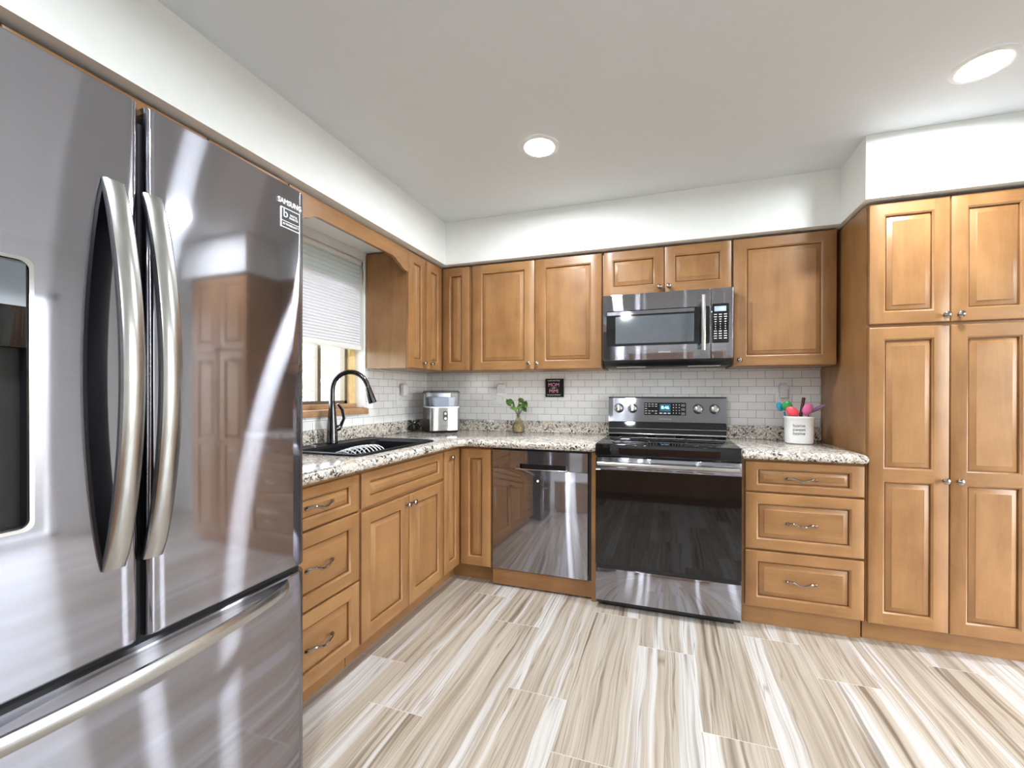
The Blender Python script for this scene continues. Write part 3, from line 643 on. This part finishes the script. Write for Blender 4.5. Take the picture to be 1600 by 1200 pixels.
t = thing('faucet', 'gooseneck pull-down kitchen faucet in dark gunmetal behind the black sink', 'faucet', (.105, -1.135, zt+.006))
fx, fy, fz = .105, -1.135, zt+.0076
M_gun = plain('gunmetal', (.11, .11, .115), .16, 1.0, .03)
b = one(M_gun); b.lathe([(.030, 0), (.031, .006), (.0295, .01), (.0285, .06), (.0245, .12), (.0185, .19), (.0155, .235), (.0145, .24)], (fx, fy, fz), (0, 0, 1), M_gun, 28); b.build('body', None, t)
dirv = Vector((.92, .40, 0)).normalized()
b = one(M_gun); pts = [Vector((fx, fy, fz+.23)), Vector((fx, fy, fz+.27))]
rad = .098; c0 = Vector((fx, fy, fz+.30)) + dirv*rad
for k in range(17):
    a = PI - (PI*.93)*k/16; pts.append(c0 + dirv*rad*math.cos(a) + Vector((0, 0, rad*math.sin(a)*1.06)))
b.tube(pts, .0135, M_gun, 16); b.build('spout', None, t)
e = pts[-1]; dv = (pts[-1]-pts[-2]).normalized()
b = one(M_gun); b.lathe([(.0135, 0), (.0160, .012), (.0185, .05), (.0215, .085), (.0225, .096), (.019, .099)], e, dv, M_gun, 24); b.build('spray_head', None, t)
b = one(M_gun); hv = Vector((.55, .83, 0)).normalized()
b.lathe([(.017, 0), (.017, .040), (.014, .046)], (fx, fy, fz+.075), hv+Vector((0, 0, .35)), M_gun, 18)
q0 = Vector((fx, fy, fz+.088)) + hv*.042
b.tube([q0, q0+Vector((.012, .016, .05)), q0+Vector((.008, .010, .10)), q0+Vector((-.006, -.012, .135))], [.009, .0075, .0085, .0055], M_gun, 12, flat=(1.3, .7)); b.build('lever_handle', None, t)

# ------------------------------------------------------------------ microwave
t = thing('microwave', 'dark stainless over-the-range microwave with black window and keypad', 'microwave', (1.9, -.2, 1.39))
MX0, MX1, MF, MZ0, MZ1 = 1.524, 2.268, -.410, 1.422, 1.830
b = one(M_navy); b.box(MX0+.002, MX1-.002, -.385, -.009, MZ0-.005, MZ1, M_navy); b.build('body', None, t)
b = one(M_black); slab(b, [(-.395, MZ0-.001), (-.39, MZ0-.012), (-.355, 1.386), (-.04, 1.386), (-.02, MZ0-.001)], MX0+.006, MX1-.006, M_black)
b.box(1.60, 1.78, -.335, -.29, 1.3825, 1.388, M_steel); b.box(2.03, 2.21, -.335, -.29, 1.3825, 1.388, M_steel); lab(b.build('base_vent', None, t), 'black underside with two metal grease filters')
b = one(M_ssY); XS = 2.150; b.box(MX0, XS-.0012, MF, -.386, MZ0, MZ1-.001, M_ssY, .004)
md = b.build('door', None, t)
b = one(M_blackgl); g = [MBK(*p) for p in ()]
b.loops([rrectz for rrectz in ([Vector((p.x, MF-.0002, p.y)) for p in rrect(1.546, 2.144, 1.509, 1.728, .010, 0)], [Vector((p.x, MF-.0022, p.y)) for p in rrect(1.547, 2.143, 1.510, 1.727, .010, 0)])], M_blackgl, cap1=True); gl = b.build('window_glass', None, md)
b = one(M_ssY); b.box(1.550, 2.06, MF-.0034, MF-.0021, 1.701, 1.722, M_ssY); b.build('glass_trim', None, gl)
b = one(M_grayglass); b.box(1.602, 2.058, MF-.0034, MF-.0021, 1.524, 1.690, M_grayglass); lab(b.build('screen', None, gl), 'grey reflective inner screen')
b = one(M_steel); hx = 2.106; b.tube([(hx, MF-.052, 1.466), (hx, MF-.056, 1.55), (hx, MF-.056, 1.70), (hx, MF-.052, 1.782)], .0135, M_steel, 16)
for z in (1.485, 1.763): b.box(hx-.009, hx+.009, MF-.05, MF, z-.009, z+.009, M_steel, .002)
b.build('handle', None, md)
text('maker_lettering', 'SAMSUNG', .013, (1.893, MF-.0008, 1.466), 'back', M_greyprint, md, sx=1.2)
b = one(M_ssY); b.box(XS+.0012, MX1, MF, -.386, MZ0, MZ1-.001, M_ssY, .004); pn = b.build('control_panel', None, t)
b = one(M_blackgl); b.loops([[Vector((p.x, MF-.0002, p.y)) for p in rrect(2.155, 2.246, 1.510, 1.738, .008, 0)], [Vector((p.x, MF-.002, p.y)) for p in rrect(2.156, 2.245, 1.511, 1.737, .008, 0)]], M_blackgl, cap1=True); kp = b.build('keypad', None, pn)
b = one(M_lcd); b.box(2.168, 2.231, MF-.0032, MF-.002, 1.693, 1.722, M_lcd); lab(b.build('clock_display', None, kp), 'pale blue lit clock display')
text('clock_digits', '12:46', .018, (2.20, MF-.0036, 1.7075), 'back', M_lpanel, kp)
b = one(M_lpanel)
for cx in (2.174, 2.200, 2.227):
    for q in range(11):
        z = 1.675 - q*.0138; ww = .008 if q in (0, 1, 7, 8, 9, 10) else (.0055 if q in (2, 3) else .0025)
        b.box(cx-ww, cx+ww, MF-.0027, MF-.0015, z-.0022, z+.0022, M_lpanel)
b.build('touch_keys', None, kp)

# ------------------------------------------------------------------ refrigerator (faces +x)
t = thing('refrigerator', 'large dark stainless French-door refrigerator with a bottom freezer drawer at left', 'refrigerator', (.45, -2.44, 0))
FX, FR, FL, FG = .860, -2.024, -2.862, -2.442
b = one(M_navy); b.box(.06, .785, FL+.004, FR-.004, .02, 1.790, M_navy, .004)
for y in (FL+.08, FR-.08): b.lathe([(.02, 0), (.02, .021)], (.70, y, 0), (0, 0, 1), M_black, 12); b.lathe([(.02, 0), (.02, .021)], (.15, y, 0), (0, 0, 1), M_black, 12)
b.build('body', None, t)
b = one(M_void); b.box(.780, .835, FL+.01, FR-.012, .05, 1.785, M_void); b.build('gasket', None, t)
def door_outline(y0, y1, rl, rr, n=8, sag=.004, cb=(FL+FR)/2):
    """plan outline: list of (y, x) along the front, from y0 to y1 with rounded ends"""
    P = []; hw = (FR-FL)/2
    def xf(y): return FX - sag*((y-cb)/hw)**2
    for k in range(n+1):
        a = PI/2*k/n; P.append((y0 + rl*(1-math.sin(a)), xf(y0+rl) - rl + rl*math.cos(a))) if False else P.append((y0 + rl*(1-math.cos(a)), xf(y0+rl) - rl*(1-math.sin(a))))
    m_ = 16
    for k in range(1, m_): y = y0+rl + (y1-rr-y0-rl)*k/m_; P.append((y, xf(y)))
    for k in range(n+1):
        a = PI/2*(1-k/n); P.append((y1 - rr*(1-math.cos(a)), xf(y1-rr) - rr*(1-math.sin(a))))
    return P
def curved_door(name, y0, y1, z0, z1, rl, rr, hole=None):
    P = door_outline(y0, y1, rl, rr); b = one(M_ssX)
    if hole:  # insert columns at the hole edges
        hw = (FR-FL)/2; cb = (FL+FR)/2
        ex = [(y, FX - .004*((y-cb)/hw)**2) for y in hole[:2]]
        P = sorted(P + ex)
    zs = [z0, z0+.004] + ([hole[2], hole[3]] if hole else []) + [z1-.004, z1]
    V = [[b.bm.verts.new(Vector((x - (.003 if zi in (0, len(zs)-1) else 0), y, z))) for (y, x) in P] for zi, z in enumerate(zs)]
    for r in range(len(zs)-1):
        for c in range(len(P)-1):
            if hole and zs[r] >= hole[2]-1e-6 and zs[r+1] <= hole[3]+1e-6 and P[c][0] >= hole[0]-1e-6 and P[c+1][0] <= hole[1]+1e-6: continue
            b.bm.faces.new((V[r][c], V[r][c+1], V[r+1][c+1], V[r+1][c]))
    bk = .790
    for zi in (0, len(zs)-1):
        b.face(V[zi] + [b.bm.verts.new((bk, P[-1][0], zs[zi])), b.bm.verts.new((bk, P[0][0], zs[zi]))])
    for c in (0, -1):
        for r in range(len(zs)-1):
            b.face([V[r][c], V[r+1][c], b.bm.verts.new((bk, P[c][0], zs[r+1])), b.bm.verts.new((bk, P[c][0], zs[r]))])
    return b.build(name, None, t)
DH = (-2.762, -2.604, .982, 1.442)
dl = curved_door('door', FL, -2.449, .7005, 1.818, .022, .012, DH)
drr = curved_door('door', -2.435, FR, .7005, 1.818, .012, .030)
fz = curved_door('freezer_drawer', FL, FR, .055, .682, .022, .030)
# dispenser
b = one(M_black); x0 = FX-.055
b.box(x0-.003, x0, DH[0], DH[1], DH[2], 1.292, M_black)
for y in (DH[0], DH[1]-.003): b.box(x0, FX-.004, y, y+.003, DH[2], DH[3], M_black)
b.box(x0, FX-.004, DH[0], DH[1], DH[2], DH[2]+.004, M_black); b.build('dispenser_recess', None, dl)
b = one(M_blackgl); b.box(x0, FX-.002, DH[0]+.003, DH[1]-.003, 1.292, DH[3]-.001, M_blackgl, .002); dpn = lab(b.build('dispenser_panel', None, dl), 'glossy dark dispenser control panel')
b = one(M_grayglass); b.box(FX-.0015, FX-.0005, DH[0]+.005, DH[1]-.005, 1.362, DH[3]-.004, M_grayglass); b.build('touch_screen', None, dpn)
b = one(M_chrome); rr_ = [[Vector((FX + .0015, p.x, p.y)) for p in rrect(DH[0]-.004+i, DH[1]+.004-i, DH[2]-.004+i, DH[3]+.004-i, .014, 0)] for i in (0, .006)]
b.loops([[v - Vector((.006, 0, 0)) for v in rr_[0]], rr_[0], rr_[1], [v - Vector((.006, 0, 0)) for v in rr_[1]]], M_chrome); lab(b.build('dispenser_bezel', None, dl), 'thin chrome bezel')
b = one(M_grayglass); b.box(x0+.004, x0+.012, -2.71, -2.655, 1.06, 1.20, M_black, .003); b.build('dispenser_paddle', None, dl)
# bow handles
def bow_handle(parent, yc, z0, z1, name='door_handle'):
    b = one(M_steel); n = 26; ringsF = []; ringsB = []
    for i in range(n+1):
        q = i/n; z = z0 + (z1-z0)*q; s = math.sin(PI*q); out = .012 + .062*s**.75
        th = .010 + .004*s; hw = .0175
        xo = FX - .002 + out; xi = xo - th
        pr = [(-hw, xi), (-hw, xo-.005), (-hw*.7, xo-.001), (0, xo), (hw*.7, xo-.001), (hw, xo-.005), (hw, xi)]
        ringsF.append([Vector((x, yc+y, z)) for y, x in pr])
        ringsB.append([Vector((x, yc+y, z)) for y, x in ((-hw*.96, xi), (-hw*.9, xi-.010), (hw*.9, xi-.010), (hw*.96, xi))])
    b.loops(ringsF, M_steel, True, True, True); h = lab(b.build(name, None, parent), 'bowed brushed steel handle')
    k = one(M_black); k.loops(ringsB, M_black, True, True, True); k.build('handle_backing', None, h)
bow_handle(dl, -2.493, .868, 1.632); bow_handle(drr, -2.428, .868, 1.632)
b = one(M_steel); n = 26; rF = []
for i in range(n+1):
    q = i/n; y = -2.795 + (2.795-2.098)*q; s = math.sin(PI*q); out = .010 + .060*s**.6; z = .662 - .006*(1-q)
    xo = FX - .002 + out; xi = xo-.012
    rF.append([Vector((x, y, z+dz)) for dz, x in ((-.016, xi), (-.016, xo-.004), (-.008, xo), (.008, xo), (.016, xo-.004), (.016, xi))])
b.loops(rF, M_steel, True, True, True); lab(b.build('drawer_handle', None, fz), 'long curved brushed steel handle')
text('maker_lettering', 'SAMSUNG', .0215, (FX+.0002, -2.088, 1.7625), 'left', M_lpanel, drr, sx=.80, ext=.0008)
b = one(M_lpanel); b.box(FX-.004, FX-.0002, -2.117, -2.054, 1.690, 1.747, M_lpanel); st = lab(b.build('warranty_sticker', None, drr), 'black and white warranty sticker')
b = one(M_ink); M_blk = plain('sticker_black', (.012, .012, .02), .35)
b = one(M_blk); b.box(FX-.003, FX+.0004, -2.1145, -2.0565, 1.710, 1.7445, M_blk); b.box(FX-.003, FX+.0004, -2.1145, -2.0565, 1.6925, 1.7075, M_blk); b.build('sticker_print', None, st)
text('sticker_mark', 'b', .034, (FX+.0007, -2.103, 1.730), 'left', M_lpanel, st); text('sticker_lines', 'DIGITAL\nINVERTER', .0085, (FX+.0007, -2.076, 1.726), 'left', M_lpanel, st, sx=.8); text('sticker_term', '10 WARRANTY', .0100, (FX+.0007, -2.0855, 1.700), 'left', M_lpanel, st, sx=.80)

# ------------------------------------------------------------------ island behind the photographer (mirrored in the oven glass)
t = thing('kitchen_island', 'wooden kitchen island behind the photographer, mirrored in the black oven glass', 'kitchen island', (1.9, -3.4, 0))
b = one(WZ); b.box(.95, 2.95, -3.75, -3.10, .10, CT, WZ); b.build('carcass', None, t); b = one(WX); b.box(1.0, 2.9, -3.72, -3.16, .001, .10, WX); b.build('toe_kick', None, t)
b = one(M_gran); b.box(.92, 2.98, -3.79, -3.065, Z0, Z1, M_gran, .01, 3); b.build('worktop', None, t)

# ------------------------------------------------------------------ counter things
# ice maker (turned towards the room)
ICX, ICY, ICA = .262, -.215, math.radians(44)
t = thing('ice_maker', 'countertop ice maker with steel front and clear lid in the corner', 'ice maker', (ICX, ICY, Z1+.0005))
MI = Matrix.Translation((ICX, ICY, 0)) @ Matrix.Rotation(ICA, 4, 'Z')
def iring(x0, x1, y0, y1, r, z): return [MI @ v for v in rrect(x0, x1, y0, y1, r, z)]
zb = Z1+.001; hw, hd = .110, .135
b = one(M_black); b.loops([iring(-hw+.012, hw-.012, -hd+.012, hd-.012, .02, zb), iring(-hw-.002, hw+.002, -hd-.002, hd+.002, .025, zb+.018)], M_black, cap0=True, cap1=True); b.build('base', None, t)
M_iceS = stainless('ice_maker_steel', (.60, .60, .60), (.72, .69, 0), r1=.10, r2=.3, mixf=.3)
b = one(M_iceS); b.loops([iring(-hw, hw, -hd, hd, .022, zb+.018), iring(-hw, hw, -hd, hd, .022, zb+.185)], M_iceS, cap1=True); bd = b.build('body', None, t)
b = one(M_white); b.loops([iring(-hw-.001, hw+.001, -hd-.001, hd+.001, .022, zb+.185), iring(-hw-.001, hw+.001, -hd-.001, hd+.001, .022, zb+.193)], M_white, cap0=True, cap1=True)
b.loops([iring(-hw-.001, hw+.001, hd-.055, hd+.001, .02, zb+.193), iring(-hw-.001, hw+.001, hd-.055, hd+.001, .02, zb+.296)], M_steel, cap0=True, cap1=True); b.build('rear_housing', None, t)
b = one(M_clear); b.loops([iring(-hw+.002, hw-.002, -hd+.002, hd-.058, .02, zb+.194), iring(-hw, hw, -hd, hd-.058, .02, zb+.294)], M_clear, cap0=True); lab(b.build('window', None, t), 'clear bluish bin window')
b = one(M_grayglass); b.loops([iring(-hw+.03, hw-.03, -hd+.03, hd-.07, .02, zb+.196), iring(-hw+.02, hw-.02, -hd+.03, hd-.07, .02, zb+.262)], plain('basket_plastic', (.42, .45, .50), .4), cap0=True, cap1=True); b.build('ice_basket', None, t)
b = one(M_navy); b.loops([iring(-hw-.003, hw+.003, -hd-.003, hd+.003, .024, zb+.2945), iring(-hw-.003, hw+.003, -hd-.003, hd+.003, .024, zb+.304), iring(-hw+.006, hw-.006, -hd+.006, hd-.006, .02, zb+.311)], M_navy, cap0=True, cap1=True); b.build('lid', None, t)
b = one(M_black); pf = -hd-.0005
def pill(r, h, y0, y1, zc, m):
    P = [(r*math.cos(a), h+r*math.sin(a)) for a in [PI*k/10 for k in range(11)]] + [(r*math.cos(a), -h+r*math.sin(a)) for a in [PI+PI*k/10 for k in range(11)]]
    b.loops([[MI @ Vector((x, y0, zc+z)) for x, z in P], [MI @ Vector((x, y1, zc+z)) for x, z in P]], m, True, True, True)
pill(.0165, .020, pf, pf-.003, zb+.125, M_black); bp_ = b.build('button_panel', None, t)
for dz, m in ((.017, M_greyprint), (-.019, M_lpanel)):
    b = one(m); b.lathe([(.0095, 0), (.0095, .002)], MI @ Vector((0, pf-.003, zb+.125+dz)), MI.to_3x3() @ Vector((0, -1, 0)), m, 16); b.build('button', None, bp_)
b = one(M_greyprint); b.box(-.024, .024, pf-.0008, pf, zb+.050, zb+.054, M_ink, M=MI); b.build('badge', None, bd)
# power cord bundle
b = one(M_black); pts = []; rc = random.Random(5)
for k in range(60):
    a = k*.62; pts.append(Vector((.068 + .028*math.cos(a) + rc.uniform(-.006, .006), -.285 + .036*math.sin(a*1.13), Z1+.047 + .036*math.sin(a*.71+1) + rc.uniform(-.004, .004))))
b.tube(pts, .0045, M_black, 6); tag(b.build('power_cord'), 'tangled black power cord on the counter beside the ice maker', 'power cord')
# vase and cutting
VX, VY = .850, -.105
t = thing('glass_vase', 'small glass bottle vase on the counter holding a green cutting', 'vase', (VX, VY, Z1+.0005))
b = one(M_vase); b.lathe([(.032, 0), (.042, .006), (.046, .030), (.042, .056), (.029, .084), (.0165, .104), (.015, .122), (.018, .130)], (VX, VY, Z1+.001), (0, 0, 1), M_vase, 28, True, False); b.build('bottle', None, t)
M_water = plain('murky_water', (.27, .215, .13), .15, noise=.25)
b = one(M_water); b.lathe([(.030, 0), (.040, .005), (.0435, .028), (.040, .053), (.031, .074)], (VX, VY, Z1+.003), (0, 0, 1), M_water, 24); lab(b.build('water', None, t), 'brownish water')
t = thing('plant_cutting', 'leafy green plant cutting standing in the glass vase', 'plant', (VX, VY, Z1+.07))
b = one(M_stem)
tips = [(-.072, .02, .205), (-.035, -.02, .20), (.0, .01, .222), (.028, -.02, .205), (.055, .012, .225), (.066, -.012, .20), (-.008, -.025, .185), (.012, .0, .255), (-.052, .0, .228), (.03, .02, .19)]
for x, y, z in tips: b.tube([(VX, VY, Z1+.108), (VX+x*.15, VY+y*.15, Z1+.135), (VX+x*.6, VY+y*.6, Z1+z*.9), (VX+x, VY+y, Z1+z)], [.0025, .0022, .0018, .0012], M_stem, 6)
b.build('stem', None, t)
rl = random.Random(11)
for x, y, z in tips:
    b = one(M_leaf); c = Vector((VX+x, VY+y, Z1+z)); a = Vector((rl.uniform(-1, 1), rl.uniform(-.6, .2), rl.uniform(-.7, .3))).normalized(); nn = Vector((rl.uniform(-.4, .4), -1, rl.uniform(.2, .9))); s = nn.cross(a).normalized(); nn = a.cross(s)
    ln, wd = rl.uniform(.028, .038), rl.uniform(.018, .025)
    R = [[c + a*(ln*2*q-ln*.4) + s*wd*math.sin(PI*q**.8)*e - nn*.006*(abs(e)+q*q*.8)*1.0 for e in (-1, -.5, 0, .5, 1)] for q in [k/8 for k in range(9)]]
    b.loops(R, M_leaf, closed=False); b.build('leaf', None, t)
# sign
SX0, SX1, SZ0, SZ1 = 1.040, 1.178, 1.190, 1.326
M_sign = plain('sign_black', (.010, .010, .011), .5, spec=.2)
t = thing('wall_sign', 'small square black sign with pink lettering on the tiled backsplash', 'sign', (1.109, -.02, SZ0))
b = one(M_sign); b.box(SX0, SX1, -.030, -.0095, SZ0, SZ1, M_sign, .001, 1); b.build('board', None, t)
ys = -.0308; sc_ = 1.105
text('sign_arch_lettering', 'I HAVE TWO TITLES', .0125, (sc_, ys, 1.3105), 'back', M_lpanel, t, sx=.85)
text('sign_first_word', 'MOM', .040, (sc_, ys, 1.279), 'back', M_pink, t, sx=.92)
text('sign_middle_word', '\u2014 AND \u2014', .0125, (sc_, ys, 1.2565), 'back', M_lpanel, t)
text('sign_second_word', 'MIMI', .038, (sc_, ys, 1.233), 'back', M_pink, t, sx=.92)
text('sign_foot_lettering', 'AND I ROCK THEM BOTH', .0115, (sc_, ys, 1.2045), 'back', M_lpanel, t, sx=.78)
# outlets
def outlet(mp, u0, u1, z0, z1, gangs, label, d=.0085):
    t = thing('wall_outlet', label, 'wall outlet', mp((u0+u1)/2, d, z0), 'wall outlets')
    b = one(M_white); bx(b, mp, u0, u1, d, d+.006, z0, z1, M_white, .002); pl = b.build('cover_plate', None, t)
    for g in range(gangs):
        uc = u0 + (u1-u0)*(g+.5)/gangs
        for zc in ((z0+z1)/2-.021, (z0+z1)/2+.021):
            b = one(M_white); bx(b, mp, uc-.016, uc+.016, d+.006, d+.008, zc-.015, zc+.015, M_white, .0008)
            for du in (-.006, .006): bx(b, mp, uc+du-.001, uc+du+.001, d+.0075, d+.0083, zc-.001, zc+.008, M_ink)
            bx(b, mp, uc-.002, uc+.002, d+.0075, d+.0083, zc-.009, zc-.005, M_ink); b.build('receptacle', None, pl)
    return t
outlet(MLF, -.425, -.352, 1.130, 1.252, 1, 'white wall outlet on the left tiled wall near the faucet')
outlet(MBK, .596, .722, 1.128, 1.263, 2, 'white double wall outlet on the back tiles left of the plant cutting')
outlet(MBK, 2.576, 2.648, 1.136, 1.258, 1, 'white wall outlet on the tiles behind the utensil crock')
M_plug = plain('pale_grey_plastic', (.62, .62, .68), .35, noise=.01)
t = thing('plug_in_freshener', 'white plug-in air freshener on the left wall outlet', 'air freshener', (.03, -.365, 1.19), 'plug-in air fresheners')
b = one(M_white); b.box(.0172, .055, -.388, -.332, 1.195, 1.288, M_white, .011, 4); b.build('housing', None, t)
b = one(M_ink); b.box(.024, .050, -.3895, -.3870, 1.20, 1.28, M_plug); b.build('side_cover', None, t)
t = thing('plug_in_freshener', 'pale grey plug-in air freshener on the double outlet left of the sign', 'air freshener', (.685, -.03, 1.19), 'plug-in air fresheners')
b = one(M_plug); b.box(.655, .716, -.058, -.0172, 1.205, 1.292, M_plug, .010, 4); b.build('housing', None, t)
b = one(M_white); b.box(.660, .714, -.062, -.030, 1.196, 1.218, M_white, .006, 3); b.build('refill_cap', None, t)
t = thing('night_light', 'grey plug-in night light on the outlet behind the utensil crock', 'night light', (2.612, -.03, 1.19))
b = one(M_plug); b.box(2.588, 2.636, -.050, -.0172, 1.2, 1.25, M_plug, .006, 3); b.loops([[Vector((2.612+x*.024, y, 1.245)) for x, y in ((-1, -.05), (1, -.05), (1, -.018), (-1, -.018))], [Vector((2.612+x*.017, y, 1.285)) for x, y in ((-1, -.042), (1, -.042), (1, -.02), (-1, -.02))]], M_plug, True, True, True); b.build('housing', None, t)
b = one(M_white); b.box(2.590, 2.634, -.054, -.02, 1.192, 1.203, M_white, .003); b.build('base', None, t)
# crock and utensils
KX, KY, KZ = 2.650, -.215, Z1+.0005
t = thing('utensil_crock', 'white ceramic utensil crock lettered home sweet home on the right counter', 'utensil crock', (KX, KY, KZ))
def sup(rx, ry, z, n=40, e=3.2):
    P = []
    for k in range(n):
        a = 2*PI*k/n; c, s_ = math.cos(a), math.sin(a); P.append(Vector((KX + rx*math.copysign(abs(c)**(2/e), c), KY + ry*math.copysign(abs(s_)**(2/e), s_), KZ+z)))
    return P
b = one(M_ceramic)
b.loops([sup(.066, .050, .001), sup(.071, .055, .006), sup(.0725, .0565, .07), sup(.0725, .0565, .143), sup(.0755, .0595, .148), sup(.0765, .0605, .155), sup(.0755, .0595, .160), sup(.070, .054, .160), sup(.0675, .0515, .15), sup(.0665, .0505, .012)], M_ceramic, cap0=True, cap1=True); ko = b.build('pot', None, t)
for i, s_ in enumerate(('home', 'sweet', 'home')): text('crock_lettering', s_, .026, (KX-.014, KY-.0574, KZ+.107-.0225*i), 'back', M_ink, t, sx=1.05)
def utensil(name, label, cat, base, tip, head, col, hm=None, r=.0045):
    m = plain(name + '_colour', col, .35)
    t = thing(name, label, cat, base, 'utensils in the white crock'); B, T = Vector(base), Vector(tip)
    b = one(hm or m); b.tube([B, B.lerp(T, .5), T], [r, r, r*1.1], hm or m, 8); b.build('handle', None, t)
    if head:
        c, ax, a_, b_, th = head; b = one(m); ax = Vector(ax).normalized(); nn = Vector((.1, -1, .15)); nn = (nn - ax*nn.dot(ax)).normalized(); sd = ax.cross(nn); C = Vector(c)
        R = []
        for k in range(1, 10):
            ph = PI*k/10; R.append([C + ax*a_*-math.cos(ph) + (sd*b_*math.cos(q) + nn*th*math.sin(q))*math.sin(ph) for q in [2*PI*j/16 for j in range(16)]])
        b.loops(R, m, True, True, True); b.build('head', None, t)
kb = KZ+.016
utensil('measuring_scoop', 'round green scoop standing at the back of the white crock', 'utensil', (KX-.02, KY+.03, kb), (KX-.052, KY+.012, KZ+.20), ((KX-.058, KY+.012, KZ+.218), (-.2, 0, 1), .030, .030, .012), (.02, .28, .06))
utensil('spatula', 'teal spatula just showing behind the green scoop at the crock edge', 'utensil', (KX-.045, KY+.02, kb), (KX-.070, KY+.026, KZ+.185), ((KX-.094, KY+.026, KZ+.215), (-.3, 0, 1), .030, .017, .005), (.02, .30, .42))
utensil('serving_spoon', 'coral red spoon leaning on the left rim of the white crock', 'utensil', (KX+.01, KY-.015, kb), (KX-.034, KY-.028, KZ+.165), ((KX-.040, KY-.028, KZ+.186), (-.75, 0, .6), .040, .028, .014), (.80, .07, .10))
utensil('wooden_spoon', 'dark brown wooden spoon handle rising from the middle of the white crock', 'utensil', (KX-.012, KY-.005, kb), (KX+.022, KY-.008, KZ+.27), None, (.055, .02, .012), r=.0085)
utensil('slotted_spoon', 'pink spoon standing in the white crock right of the wooden handle', 'utensil', (KX+.01, KY-.025, kb), (KX+.030, KY-.02, KZ+.170), ((KX+.038, KY-.022, KZ+.203), (.45, 0, 1), .036, .026, .012), (.75, .16, .36))
utensil('turner', 'purple turner leaning out over the right rim of the white crock', 'utensil', (KX+.0, KY+.034, kb), (KX+.060, KY+.034, KZ+.168), ((KX+.100, KY+.034, KZ+.203), (1, 0, .55), .052, .011, .006), (.32, .16, .34))
